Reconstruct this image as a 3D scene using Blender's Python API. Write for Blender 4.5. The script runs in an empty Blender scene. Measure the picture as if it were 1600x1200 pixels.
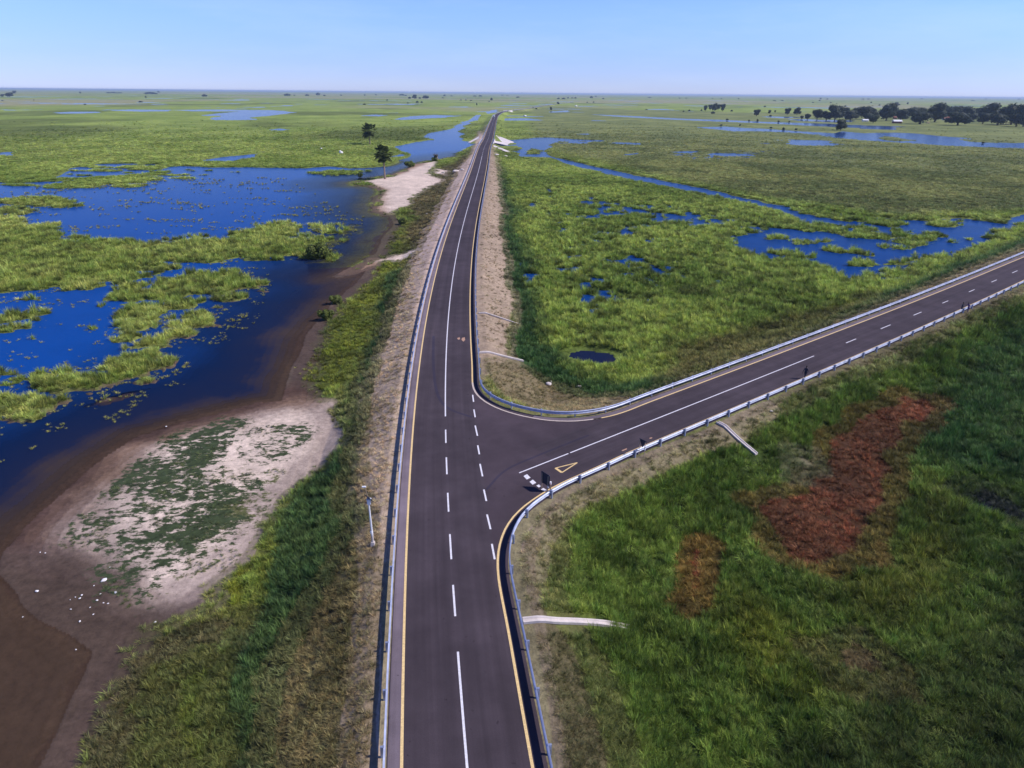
import bpy, bmesh, math, random
import numpy as np
from mathutils import Vector, Matrix
R = math.radians
rng = np.random.default_rng(7)
random.seed(7)
C = bpy.context.scene.collection
sc = bpy.context.scene

# ---------------------------------------------------------------- camera, world, sun, exposure
HCAM = 36.0            # metres above the flood plain
ROADZ = 3.0            # road surface above the plain
FPX = 1066.0
PITCH = math.atan(455.0 / FPX)
ROLL = R(0.53)
CAMM = Matrix.Rotation(R(90) - PITCH, 4, 'X') @ Matrix.Rotation(ROLL, 4, 'Z')
cam_d = bpy.data.cameras.new('camera')
cam = bpy.data.objects.new('camera', cam_d); C.objects.link(cam)
cam.matrix_world = Matrix.Translation((0, 0, HCAM)) @ CAMM
cam_d.sensor_width = 36; cam_d.lens = 36 * FPX / 1600
cam_d.clip_start = 0.5; cam_d.clip_end = 200000
sc.camera = cam

SUN_EL, SUN_AZ = R(45), math.atan2(-0.06, 1.0)      # azimuth measured from +x
sd = Vector((math.cos(SUN_EL) * math.cos(SUN_AZ), math.cos(SUN_EL) * math.sin(SUN_AZ), math.sin(SUN_EL)))
sl = bpy.data.lights.new('sun', 'SUN'); sl.energy = 4.6; sl.angle = R(0.5); sl.color = (1.0, 0.93, 0.86)
so = bpy.data.objects.new('sun', sl); C.objects.link(so)
so.rotation_euler = sd.to_track_quat('Z', 'Y').to_euler(); so.location = (60, 0, 90)

w = bpy.data.worlds.new('World'); sc.world = w; w.use_nodes = True
nt = w.node_tree; nt.nodes.clear()
sky = nt.nodes.new('ShaderNodeTexSky'); sky.sky_type = 'NISHITA'; sky.sun_disc = False
sky.sun_elevation = SUN_EL; sky.sun_rotation = R(90) - SUN_AZ
sky.air_density = 1.0; sky.dust_density = 0.0; sky.ozone_density = 2.0; sky.altitude = 0
mixn = nt.nodes.new('ShaderNodeMix'); mixn.data_type = 'RGBA'; mixn.blend_type = 'MULTIPLY'
mixn.inputs[0].default_value = 1.0; mixn.inputs[7].default_value = (1.0, 1.12, 1.72, 1)
bgn = nt.nodes.new('ShaderNodeBackground'); bgn.inputs[1].default_value = 0.15
wo = nt.nodes.new('ShaderNodeOutputWorld')
tcw = nt.nodes.new('ShaderNodeTexCoord'); spw = nt.nodes.new('ShaderNodeSeparateXYZ'); crw = nt.nodes.new('ShaderNodeValToRGB')
nt.links.new(tcw.outputs['Generated'], spw.inputs[0]); nt.links.new(spw.outputs[2], crw.inputs[0])     # hazy band of the lower sky
el = crw.color_ramp.elements; el[0].position = 0.0; el[0].color = (.41, .47, .66, 1); el[1].position = .40; el[1].color = (.24, .31, .48, 1)
k_ = crw.color_ramp.elements.new(.05); k_.color = (.42, .48, .64, 1); k_ = crw.color_ramp.elements.new(.12); k_.color = (.60, .66, .68, 1)
crw.color_ramp.interpolation = 'B_SPLINE'
mix2 = nt.nodes.new('ShaderNodeMix'); mix2.data_type = 'RGBA'; mix2.blend_type = 'MULTIPLY'; mix2.inputs[0].default_value = 1.0
nt.links.new(sky.outputs[0], mixn.inputs[6]); nt.links.new(mixn.outputs[2], mix2.inputs[6]); nt.links.new(crw.outputs[0], mix2.inputs[7]); mpw = nt.nodes.new('ShaderNodeMapping'); mpw.inputs['Scale'].default_value = (1.4, 1.4, 9.0); nt.links.new(tcw.outputs['Generated'], mpw.inputs[0])
nzw = nt.nodes.new('ShaderNodeTexNoise'); nzw.inputs['Scale'].default_value = 2.6; nzw.inputs['Detail'].default_value = 7; nzw.inputs['Roughness'].default_value = .6; nt.links.new(mpw.outputs[0], nzw.inputs['Vector'])
mrw = nt.nodes.new('ShaderNodeMapRange'); mrw.inputs[1].default_value = .46; mrw.inputs[2].default_value = .78; mrw.inputs[3].default_value = 0; mrw.inputs[4].default_value = .14; nt.links.new(nzw.outputs[0], mrw.inputs[0])
mix3 = nt.nodes.new('ShaderNodeMix'); mix3.data_type = 'RGBA'; mix3.inputs[7].default_value = (5.4, 6.0, 6.9, 1); nt.links.new(mrw.outputs[0], mix3.inputs[0]); nt.links.new(mix2.outputs[2], mix3.inputs[6]); nt.links.new(mix3.outputs[2], bgn.inputs[0]); nt.links.new(bgn.outputs[0], wo.inputs[0])
sc.view_settings.view_transform = 'Standard'; sc.view_settings.look = 'None'
sc.view_settings.exposure = 0.1; sc.view_settings.gamma = 1
sc.cycles.max_bounces = 6; sc.cycles.transparent_max_bounces = 8; sc.cycles.volume_bounces = 0

# ---------------------------------------------------------------- numeric helpers
Rm = np.array(CAMM.to_3x3())
def ray(u, v):
    u = np.asarray(u, float); v = np.asarray(v, float)
    d = np.stack([(u - 800) / FPX, -(v - 600) / FPX, -np.ones_like(u)], -1)
    return d @ Rm.T
def at(u, v, h=0.0):
    """pixel of the photograph -> world x, y on the level h"""
    d = ray(u, v); dz = np.minimum(d[..., 2], -0.0022)
    t = (HCAM - h) / -dz
    return d[..., 0] * t, d[..., 1] * t
def depth_of(x, y):
    return y * math.cos(PITCH) + HCAM * math.sin(PITCH)
def _h(ix, iy, s):
    n = (ix.astype(np.int64) * 374761393 + iy.astype(np.int64) * 668265263 + s * 974634777) & 0xFFFFFFFF
    n = ((n ^ (n >> 13)) * 1274126177) & 0xFFFFFFFF
    n = ((n ^ (n >> 16)) * 2246822519) & 0xFFFFFFFF
    return ((n ^ (n >> 15)) & 0xFFFFFF) / float(0xFFFFFF)
def vn(x, y, s=0):
    ix = np.floor(x); iy = np.floor(y); fx = x - ix; fy = y - iy
    fx = fx * fx * (3 - 2 * fx); fy = fy * fy * (3 - 2 * fy)
    a = _h(ix, iy, s); b = _h(ix + 1, iy, s); c = _h(ix, iy + 1, s); d = _h(ix + 1, iy + 1, s)
    return (a + (b - a) * fx) * (1 - fy) + (c + (d - c) * fx) * fy
def fbm(x, y, sc_, s=0, o=4):
    t = 0; a = 1; n = 0; f = 1 / sc_
    for k in range(o):
        ca, sa = math.cos(0.6 * k), math.sin(0.6 * k)
        t = t + a * vn((x * ca - y * sa) * f + 17.3 * k, (x * sa + y * ca) * f - 9.1 * k, s + k); n += a; a *= 0.5; f *= 2.03
    return t / n
def ss(a, b, x):
    t = np.clip((x - a) / (b - a), 0, 1); return t * t * (3 - 2 * t)
def sdf(px, py, poly, margin=40.0):
    """signed distance to a closed polygon, positive inside; -margin when far outside"""
    poly = np.asarray(poly, float)
    x0, y0 = poly.min(0) - margin; x1, y1 = poly.max(0) + margin
    out = np.full(px.shape, -margin)
    m = (px > x0) & (px < x1) & (py > y0) & (py < y1)
    if not m.any(): return out
    X = px[m]; Y = py[m]; d2 = np.full(X.shape, 1e18); ins = np.zeros(X.shape, bool)
    n = len(poly)
    for i in range(n):
        ax, ay = poly[i]; bx, by = poly[(i + 1) % n]
        ex, ey = bx - ax, by - ay; L = ex * ex + ey * ey
        if L < 1e-9: continue
        t = np.clip(((X - ax) * ex + (Y - ay) * ey) / L, 0, 1)
        dx = X - ax - t * ex; dy = Y - ay - t * ey
        d2 = np.minimum(d2, dx * dx + dy * dy)
        c = (ay > Y) != (by > Y)
        if ey != 0: ins ^= c & (X < ex * (Y - ay) / ey + ax)
    d = np.sqrt(d2)
    out[m] = np.maximum(np.where(ins, d, -d), -margin)
    return out
def dist_line(px, py, pl, margin=40.0):
    out = np.full(px.shape, margin)
    for i in range(len(pl) - 1):
        ax, ay = pl[i]; bx, by = pl[i + 1]
        m = (px > min(ax, bx) - margin) & (px < max(ax, bx) + margin) & (py > min(ay, by) - margin) & (py < max(ay, by) + margin)
        if not m.any(): continue
        X = px[m]; Y = py[m]; ex, ey = bx - ax, by - ay; L = ex * ex + ey * ey + 1e-12
        t = np.clip(((X - ax) * ex + (Y - ay) * ey) / L, 0, 1)
        out[m] = np.minimum(out[m], np.hypot(X - ax - t * ex, Y - ay - t * ey))
    return out
def catmull(P, n=8):
    P = [np.array(p, float) for p in P]; P = [2 * P[0] - P[1]] + P + [2 * P[-1] - P[-2]]; out = []
    for i in range(1, len(P) - 2):
        for k in range(n):
            t = k / n
            out.append(0.5 * (2 * P[i] + (P[i + 1] - P[i - 1]) * t + (2 * P[i - 1] - 5 * P[i] + 4 * P[i + 1] - P[i + 2]) * t * t + (3 * P[i] - P[i - 1] - 3 * P[i + 1] + P[i + 2]) * t ** 3))
    out.append(P[-2]); return np.array(out)
def resample(P, step):
    P = np.asarray(P, float); s = np.r_[0, np.cumsum(np.hypot(*(P[1:] - P[:-1]).T))]
    n = max(2, int(s[-1] / step) + 1); t = np.linspace(0, s[-1], n)
    return np.stack([np.interp(t, s, P[:, 0]), np.interp(t, s, P[:, 1])], -1)
def smooth(P, k, it=1):
    P = np.array(P, float)
    for _ in range(it):
        Q = P.copy()
        for i in range(1, len(P) - 1):
            a = min(i, len(P) - 1 - i, k); Q[i] = P[i - a:i + a + 1].mean(0)
        P = Q
    return P
def offset(P, d):
    """to the LEFT of travel for d > 0"""
    T = np.gradient(P, axis=0); T /= np.hypot(T[:, 0], T[:, 1])[:, None] + 1e-12
    return P + d * np.stack([-T[:, 1], T[:, 0]], -1)
def px2(L, h=ROADZ):
    a = np.array(L, float); x, y = at(a[:, 0], a[:, 1], h); return np.stack([x, y], -1)

# ---------------------------------------------------------------- road geometry (world curves)
_c = px2([(727, 1200), (712, 1016), (701, 872), (694.5, 671), (694, 625), (695, 550), (697, 500), (704, 450), (714, 400), (727, 340), (742, 285), (752, 250), (762, 220)])
_pf = np.polyfit(_c[:, 1], _c[:, 0], 4)
_yy = np.arange(24.0, _c[-1, 1], 4.0)
main_near = np.stack([np.polyval(_pf, _yy), _yy], -1)
s0 = (main_near[1] - main_near[0]) / 4
main_near = np.vstack([[main_near[0] - s0 * k for k in range(40, 0, -4)], main_near])
main_far = px2([(768.5, 197), (771.5, 188), (775, 181), (783, 176), (797, 173), (825, 169.5), (862, 163.5), (905, 158.5)])
main_c = smooth(resample(np.vstack([main_near, catmull(main_far, 6)]), 4.0), 5, 2)
_s = px2([(812, 739), (888, 709), (967, 676), (1040, 650), (1062, 640), (1200, 585), (1272, 556), (1329, 533), (1384, 511), (1433, 490), (1478, 472), (1518, 454), (1554, 439), (1585, 425)])
_q = np.polyfit(_s[:, 0], _s[:, 1], 3)
_x0, _x1 = _s[0, 0], _s[-1, 0]
_xx = np.arange(_x0 - 3, _x1 + 0.1, 2.0); side_c = np.stack([_xx, np.polyval(_q, _xx)], -1)
e1 = (side_c[-1] - side_c[-4]); e1 /= np.hypot(*e1)
side_c = smooth(resample(np.vstack([side_c, [side_c[-1] + e1 * k for k in range(4, 520, 6)]]), 2.0), 4, 1)
W = 3.45
edgeL = offset(main_c, W)
mR = offset(main_c, -W)                  # right of travel
sU = offset(side_c, W); sD = offset(side_c, -W)
_up = px2([(738, 601), (739.5, 610), (745, 618), (757, 628), (775, 638), (800, 646.5), (835, 654.5), (875, 659.5), (925, 656.5), (970, 647)])
_dn = px2([(925, 734), (906, 742), (884, 751), (862, 762), (844, 773), (821, 788), (800, 807), (787, 828), (780, 848), (776.5, 870), (776.5, 888), (780, 915)])
ymu = _up[0, 1]; xsu = _up[-1, 0]
edgeU = np.vstack([mR[mR[:, 1] > ymu + 3][::-1], _up, sU[sU[:, 0] > xsu + 2]])
edgeU = np.vstack([resample(edgeU, 1.0)]); edgeU = smooth(edgeU, 2, 1)
xsd = _dn[0, 0]; ymd = _dn[-1, 1]
edgeD = np.vstack([sD[sD[:, 0] > xsd + 2][::-1], _dn, mR[mR[:, 1] < ymd - 2][::-1]])
edgeD = smooth(resample(edgeD, 1.0), 2, 1)
# all three run so that the grass lies: left of edgeL, left of edgeU ... ; edgeD's grass lies left as well
railL = offset(edgeL, 0.95); railU = offset(edgeU, 0.95); railD = offset(edgeD, 0.95)
def thin(P, tol=0.02):
    keep = [0]
    for i in range(1, len(P) - 1):
        a = P[keep[-1]]; b = P[i + 1]; e = b - a; L = np.hypot(*e)
        dd = max(abs(np.cross(e, P[j] - a)) / L for j in range(keep[-1] + 1, i + 1)) if L > 0 else 0
        if dd > tol or i - keep[-1] > 40: keep.append(i)
    keep.append(len(P) - 1); return P[keep]
pave = np.vstack([thin(offset(edgeL, 0.8)), thin(offset(edgeU, 0.8)), thin(offset(edgeD, 0.8))])
bank = np.vstack([thin(offset(edgeL, 2.3), 0.15), thin(offset(edgeU, 2.3), 0.15), thin(offset(edgeD, 2.3), 0.15)])
BR0, BR1 = 512.0, 552.0                 # the bridge opening, along y
def bank_h(x, y):
    d = -sdf(x, y, bank, 14.0)
    h = ROADZ - 0.03 - np.clip(d, 0, None) / 2.8
    h = np.where(d <= 0, ROADZ - 0.03, h)
    h = np.maximum(h, 0) 
    near = np.abs(x - np.interp(y, main_c[:, 1], main_c[:, 0])) < 40
    cut = np.clip((np.abs(y - (BR0 + BR1) / 2) - (BR1 - BR0) / 2) / 3.2, 0, 1) * ROADZ
    h = np.where(near & (y > BR0 - 8) & (y < BR1 + 8), np.minimum(h, np.maximum(cut, 0) - 0.0), h)
    return h
def on(u, v):
    """pixels -> points where they meet the bank or the plain"""
    u = np.asarray(u, float); v = np.asarray(v, float)
    lo = np.zeros_like(u); hi = np.full_like(u, ROADZ)
    for _ in range(13):
        mid = (lo + hi) / 2; x, y = at(u, v, mid); g = bank_h(x, y) > mid
        lo = np.where(g, mid, lo); hi = np.where(g, hi, mid)
    x, y = at(u, v, lo); return np.stack([x, y], -1), lo
def PG(L):
    a = np.array(L, float); return on(a[:, 0], a[:, 1])[0]
def P0(L):
    return px2(L, 0.0)

# ---------------------------------------------------------------- land cover (traced regions, as world polygons)
BEACH = P0([(700, 247), (683, 251), (672, 251), (656, 254), (648, 258), (640, 263), (625, 269), (610, 274), (595, 276.5), (570, 279.5), (546, 286), (551, 290), (577, 291), (588, 295), (592, 301), (586, 307), (588, 312), (581, 319), (586, 326), (585, 332), (596, 336), (614, 338), (620, 348), (612, 362), (600, 377), (591, 396), (560, 415), (526, 432), (553, 428), (583, 414), (575, 428), (556, 448), (541, 463), (524, 474), (517, 487), (500, 503), (486, 522), (480, 545), (463, 588), (456, 612), (452, 626), (400, 634), (350, 648), (287, 664), (225, 684), (212, 692), (175, 715), (150, 732), (125, 755), (100, 780), (75, 800), (50, 825), (25, 860), (20, 890), (60, 935), (130, 985), (165, 1015), (150, 1050), (118, 1110), (85, 1200), (60, 1300), (300, 1500), (640, 1500), (640, 800), (660, 600), (690, 400), (740, 260), (745, 240)])
LAKE = P0([(-500, 300), (-160, 288), (0, 284), (60, 281), (85, 273), (105, 264), (150, 257), (200, 256), (270, 259), (330, 262), (400, 261), (480, 262.5), (519, 260), (550, 263.5), (587, 262), (609, 260), (625, 254), (632, 246), (640, 240), (625, 229), (650, 222), (675, 218.5), (662, 214), (680, 207), (705, 200), (724, 190), (744, 180), (754, 179), (742, 188), (728, 195), (716, 206), (721, 210), (716, 220), (732, 223), (752, 219), (762, 219), (758, 226), (747, 231), (734, 232), (711, 241), (690, 262), (700, 400), (640, 500), (600, 700), (500, 1400), (-700, 1500), (-900, 700)])
# grass islands in the left lake
ISL = [P0(p) for p in [
    [(-400, 330), (-100, 338), (0, 340), (25, 348), (75, 352), (92, 365), (110, 372), (140, 377), (187, 377), (212, 379), (250, 378), (287, 377), (307, 370), (337, 375), (357, 367), (400, 362), (415, 352), (455, 349), (462, 352), (458, 360), (445, 366), (470, 374), (500, 373), (515, 382), (518, 397), (500, 408), (480, 403), (440, 400), (400, 405), (350, 407), (275, 412), (237, 427), (212, 435), (175, 442), (125, 452), (75, 454), (50, 459), (0, 455), (-100, 462), (-400, 470)],
    [(179, 473), (205, 444), (250, 438), (300, 431), (340, 429), (392, 430), (388, 448), (362, 463), (330, 460), (290, 466), (220, 474)],
    [(165, 511), (185, 492), (230, 480), (270, 465), (297, 470), (282, 484), (240, 492), (200, 514), (175, 520)],
    [(-40, 668), (0, 658), (30, 652), (55, 642), (85, 634), (100, 630), (120, 614), (135, 614), (165, 619), (200, 602), (230, 577), (255, 562), (282, 547), (286, 532), (322, 513), (322, 494), (300, 494), (280, 507), (245, 530), (215, 545), (200, 560), (180, 565), (160, 582), (140, 595), (120, 600), (95, 595), (75, 610), (60, 622), (30, 632), (-40, 640)],
    [(-60, 312), (0, 311), (60, 308), (100, 311), (126, 322), (100, 325), (50, 322), (-60, 320)],
    [(75, 292), (110, 285), (150, 280), (200, 275), (240, 270), (246, 283), (190, 287), (130, 293), (85, 293)],
    [(-30, 324), (20, 325), (55, 332), (20, 337), (-30, 336)],
    [(490, 271), (520, 268), (560, 269), (572, 268), (560, 274), (525, 276), (495, 274)]]]
SPARSE = [P0(p) for p in [
    [(-40, 560), (50, 556), (110, 556), (155, 566), (160, 582), (110, 606), (60, 624), (-40, 645)],
    [(-40, 495), (40, 488), (60, 478), (112, 476), (94, 497), (60, 520), (20, 537), (-40, 535)],
    [(160, 465), (395, 420), (400, 455), (330, 500), (230, 530), (160, 545), (130, 530)],
    [(0, 250), (420, 254), (380, 268), (200, 295), (0, 292)],
    [(450, 380), (480, 350), (540, 350), (565, 355), (520, 380), (500, 390)],
    [(0, 465), (70, 460), (60, 470), (0, 480)]]]
# waters right of the road and far off
WAT = [P0(p) for p in [
    [(756, 231), (765, 224), (790, 227), (800, 226), (815, 220), (835, 222), (858, 221), (855, 228), (869, 230), (850, 235), (863, 242), (880, 247), (905, 253), (940, 263), (985, 273), (1040, 284), (1085, 292), (1130, 301), (1170, 310), (1200, 318), (1240, 324), (1290, 332), (1340, 338), (1400, 343), (1440, 346), (1475, 347), (1482, 340), (1520, 342), (1560, 345), (1582, 336), (1600, 332), (1760, 318), (1760, 345), (1600, 351), (1575, 358), (1562, 365), (1576, 371), (1540, 379), (1520, 384), (1490, 391), (1478, 402), (1440, 410), (1412, 416), (1400, 430), (1380, 433), (1320, 434), (1308, 425), (1270, 416), (1200, 405), (1170, 394), (1145, 384), (1140, 370), (1180, 361), (1230, 352), (1250, 341), (1225, 332), (1195, 326), (1165, 318), (1125, 309), (1080, 300), (1035, 291), (980, 281), (935, 271), (900, 262), (868, 248), (840, 246), (822, 245), (805, 238), (790, 236)],
    [(1021, 346), (1024, 340), (1035, 341), (1047, 336), (1070, 339), (1077, 345), (1060, 349), (1040, 348), (1030, 350)],
    [(1080, 350), (1095, 347), (1112, 350), (1100, 355), (1084, 354)], [(1113, 347), (1132, 346), (1135, 351), (1120, 352)],
    [(1162, 356), (1178, 352), (1190, 357), (1175, 360)], [(1140, 343), (1150, 342), (1153, 346), (1143, 347)],
    [(885, 549), (905, 543), (945, 545), (965, 553), (971, 562), (950, 569), (930, 571), (905, 567), (888, 558)],
    [(944, 223), (960, 221.5), (1000, 223), (1000, 226), (970, 225)], [(977, 243), (1005, 239), (1008, 241), (985, 244)],
    [(1100, 242), (1120, 239), (1178, 242), (1190, 244), (1140, 245)], [(899, 209.5), (922, 208.5), (923, 211), (902, 211)],
    [(1040, 239), (1065, 236), (1100, 236), (1080, 240)],
    [(920, 178.5), (960, 180), (1060, 185), (1120, 187), (1200, 190.5), (1260, 192), (1380, 197), (1420, 198), (1380, 201), (1290, 198), (1200, 193), (1100, 189), (1040, 186.5), (960, 182)],
    [(1083, 199), (1130, 197.5), (1160, 200), (1200, 201.5), (1250, 205), (1300, 208), (1280, 210), (1200, 206), (1185, 205), (1145, 205.5), (1120, 202)],
    [(1285, 212), (1315, 205), (1345, 208), (1400, 207), (1440, 209), (1460, 212), (1500, 215), (1540, 222), (1600, 223), (1760, 226), (1760, 236), (1600, 232.5), (1540, 230), (1480, 228), (1420, 224), (1360, 220), (1310, 216)],
    [(1350, 198), (1400, 199), (1400, 203), (1340, 201)],
    [(85, 176), (110, 174.5), (150, 174.5), (158, 176), (130, 177.5), (95, 177.5)],
    [(170, 172), (200, 171), (270, 171.5), (262, 174), (220, 174.5), (180, 173)], [(266, 172), (330, 171), (420, 172), (460, 174), (400, 174.5), (300, 174)],
    [(314, 180), (340, 177), (380, 174), (440, 173.5), (465, 175.5), (430, 180), (390, 184), (400, 187.5), (335, 188), (330, 184), (345, 181), (318, 181)],
    [(619, 186.5), (640, 181.5), (680, 179.5), (722, 181), (700, 183), (660, 186), (630, 187.5)], [(562, 181), (580, 179), (605, 180), (590, 182)],
    [(415, 203), (435, 200.5), (456, 202), (440, 204)], [(316, 251), (350, 246), (380, 243), (410, 239.5), (408, 246), (360, 254), (325, 254)],
    [(757, 175), (775, 171), (778, 175), (762, 178)], [(860, 174), (888, 172.5), (889, 175), (862, 176)],
    [(-80, 241), (12, 238), (14, 244), (-80, 246)], [(600, 244), (625, 240), (632, 243), (612, 247)]]]
# islands on the right
ISR = [P0(p) for p in [
    [(820, 236), (830, 233), (846, 236), (835, 241), (822, 240)], [(770, 229), (800, 229), (808, 233), (790, 236), (770, 235)],
    [(1243, 325), (1300, 335), (1360, 342), (1404, 350), (1400, 354), (1340, 347), (1290, 340), (1240, 331)],
    [(1180, 340), (1240, 345), (1330, 355), (1395, 368), (1380, 373), (1310, 368), (1250, 360), (1190, 356)],
    [(1400, 362), (1430, 365), (1460, 374), (1440, 379), (1400, 374)], [(1460, 346), (1500, 352), (1510, 357), (1470, 354)],
    [(1490, 345), (1580, 338), (1592, 345), (1570, 348), (1520, 346)], [(1400, 376), (1435, 382), (1425, 386), (1402, 382)],
    [(1385, 386), (1415, 389), (1412, 393), (1390, 391)], [(1200, 372), (1260, 376), (1300, 381), (1290, 384), (1220, 378)],
    [(1450, 366), (1490, 368), (1485, 371), (1452, 370)], [(1300, 392), (1345, 396), (1350, 400), (1320, 398)],
    [(1370, 214), (1395, 213.5), (1424, 219), (1410, 221), (1380, 219)], [(1490, 217), (1530, 218), (1600, 220), (1600, 224), (1530, 222)],
    [(1325, 407), (1375, 410), (1385, 416), (1340, 414)], [(1210, 395), (1260, 399), (1240, 404)]]]
SPR = [P0(p) for p in [
    [(900, 415), (940, 392), (1010, 392), (1050, 415), (1060, 440), (1000, 440), (960, 455), (925, 445)],   # wet marsh with many small pools
    [(880, 300), (1100, 330), (1240, 340), (1310, 380), (1300, 425), (1180, 440), (1060, 470), (960, 470), (880, 430), (840, 370)],
    [(1180, 325), (1330, 345), (1460, 372), (1480, 400), (1400, 420), (1200, 405), (1150, 380)],
    [(940, 235), (1200, 236), (1200, 250), (1000, 250)]]]
# name: (softness px, soil, grassA, grassB, density, height)
Z = []
def zone(soft, soil, ga, gb, dens, hgt, poly, bank_=True):
    Z.append((soft, soil, ga, gb, dens, hgt, PG(poly) if bank_ else P0(poly)))
MARSH = dict(soil=(0.12, 0.135, 0.032), ga=(0.185, 0.255, 0.042), gb=(0.335, 0.405, 0.088), dens=0.95, h=1.0)
# island / lake-side grass, paler yellow green
zone(14, (0.09, 0.10, 0.03), (0.20, 0.26, 0.045), (0.39, 0.43, 0.105), 1.0, 1.0, [(-600, 300), (520, 300), (530, 420), (400, 520), (250, 620), (0, 700), (-600, 800)], False)
# right marsh, near part fresher green
FR = [(830, 165), (1000, 172), (1700, 190), (1800, 330), (1600, 330), (1400, 338), (1200, 310), (1000, 270), (830, 225)]
zone(30, (0.09, 0.10, 0.038), (0.135, 0.165, 0.048), (0.275, 0.295, 0.092), 1.0, 0.9, FR, False)
zone(40, (0.04, 0.065, 0.014), (0.150, 0.215, 0.034), (0.335, 0.405, 0.082), 1.0, 1.0, [(800, 270), (1000, 290), (1200, 330), (1330, 430), (1400, 470), (1050, 620), (830, 640), (790, 500), (780, 350)])
zone(12, (0.02, 0.045, 0.015), (0.045, 0.105, 0.028), (0.085, 0.15, 0.04), 1.0, 1.0, [(775, 245), (800, 300), (822, 380), (835, 470), (850, 530), (900, 585), (1000, 600), (1100, 570), (1300, 490), (1450, 435), (1600, 372), (1760, 310), (1760, 350), (1600, 395), (1200, 560), (1000, 625), (880, 640), (800, 600), (790, 480), (772, 330)])
zone(14, (0.05, 0.055, 0.02), (0.12, 0.13, 0.03), (0.18, 0.17, 0.05), 0.9, 0.8, [(1040, 540), (1130, 520), (1250, 490), (1380, 460), (1330, 490), (1200, 545), (1090, 590), (1030, 600)])
# embankment and verges
zone(7, (0.32, 0.24, 0.175), (0.18, 0.15, 0.075), (0.40, 0.32, 0.20), 0.36, 0.28, [(760, 195), (776, 245), (784, 300), (792, 380), (800, 450), (803, 520), (812, 570), (770, 590), (742, 590), (720, 400), (745, 250)])
zone(9, (0.18, 0.14, 0.085), (0.14, 0.125, 0.05), (0.32, 0.26, 0.13), 0.85, 0.4, [(742, 568), (812, 566), (850, 595), (900, 612), (990, 618), (1060, 598), (1200, 545), (1400, 462), (1600, 385), (1760, 330), (1760, 360), (1600, 410), (1200, 570), (950, 655), (860, 655), (770, 620)])
# left of the road: dry olive grass, then the dark green band, then sand
zone(10, (0.10, 0.082, 0.04), (0.095, 0.09, 0.032), (0.215, 0.18, 0.075), 0.95, 0.6, [(690, 262), (735, 235), (700, 420), (660, 560), (640, 700), (625, 900), (615, 1300), (250, 1300), (330, 1120), (400, 960), (470, 830), (505, 740), (525, 650), (545, 560), (580, 480), (600, 420), (625, 370), (650, 345), (640, 320)])
zone(5, (0.52, 0.39, 0.31), (0.26, 0.20, 0.10), (0.45, 0.35, 0.21), 0.15, 0.25, [(748, 205), (736, 240), (716, 262), (694, 310), (672, 350), (650, 400), (632, 450), (634, 520), (626, 600), (618, 700), (612, 800), (608, 860), (625, 860), (660, 600), (690, 420), (760, 215)])
zone(12, (0.46, 0.345, 0.26), (0.22, 0.175, 0.085), (0.48, 0.38, 0.23), 0.72, 0.34, [(655, 400), (628, 440), (600, 500), (578, 560), (566, 640), (560, 700), (572, 800), (580, 900), (570, 1000), (562, 1100), (550, 1300), (620, 1300), (620, 900), (634, 700), (650, 500)])
zone(10, (0.010, 0.022, 0.009), (0.030, 0.072, 0.024), (0.088, 0.145, 0.042), 1.0, 1.05, [(640, 418), (600, 428), (588, 470), (578, 520), (560, 555), (548, 620), (528, 680), (498, 735), (450, 790), (418, 850), (388, 930), (352, 1010), (330, 1100), (300, 1300), (375, 1300), (398, 1160), (430, 1060), (470, 980), (500, 900), (530, 850), (560, 815), (545, 770), (545, 700), (570, 620), (585, 560), (600, 500), (622, 450)])
zone(7, (0.05, 0.065, 0.02), (0.12, 0.15, 0.02), (0.21, 0.24, 0.03), 1.0, 0.6, [(597, 395), (625, 360), (640, 352), (632, 420), (600, 432), (590, 470), (575, 515), (560, 555), (540, 600), (500, 620), (462, 620), (462, 590), (480, 560), (500, 530), (515, 490), (540, 465), (560, 445)])
zone(8, (0.05, 0.06, 0.015), (0.13, 0.16, 0.015), (0.22, 0.25, 0.03), 1.0, 0.7, [(335, 930), (350, 895), (385, 870), (400, 850), (420, 850), (400, 930), (385, 960), (345, 960)])
zone(14, (0.04, 0.034, 0.018), (0.055, 0.055, 0.022), (0.12, 0.115, 0.045), 0.92, 0.7, [(110, 1300), (120, 1150), (160, 1080), (200, 1000), (270, 970), (340, 945), (400, 945), (372, 1010), (345, 1100), (325, 1300)])
zone(10, (0.03, 0.035, 0.012), (0.06, 0.08, 0.018), (0.13, 0.16, 0.03), 1.0, 0.8, [(250, 1060), (300, 1040), (350, 1030), (345, 1100), (325, 1200), (260, 1200)])
# bottom right: tall dark grass, verge, rust patches
zone(14, (0.014, 0.022, 0.006), (0.068, 0.118, 0.018), (0.195, 0.275, 0.047), 1.0, 1.05, [(870, 820), (905, 795), (1000, 755), (1100, 700), (1190, 650), (1300, 590), (1500, 500), (1760, 400), (2000, 400), (2000, 1500), (1050, 1500), (985, 1200), (955, 1100), (930, 1030), (900, 970), (868, 900)])
zone(16, (0.02, 0.045, 0.012), (0.04, 0.095, 0.022), (0.085, 0.15, 0.035), 1.0, 1.05, [(1440, 600), (1520, 540), (1760, 440), (1760, 800), (1600, 760), (1480, 740), (1430, 680)])
zone(30, (0.008, 0.012, 0.004), (0.044, 0.070, 0.016), (0.120, 0.165, 0.034), 1.0, 1.0, [(1180, 1300), (1230, 1120), (1330, 1050), (1450, 1040), (1600, 900), (1800, 860), (2000, 1500), (1180, 1500)])  # plant tone plus lens falloff at the corner, put into the colour
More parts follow.
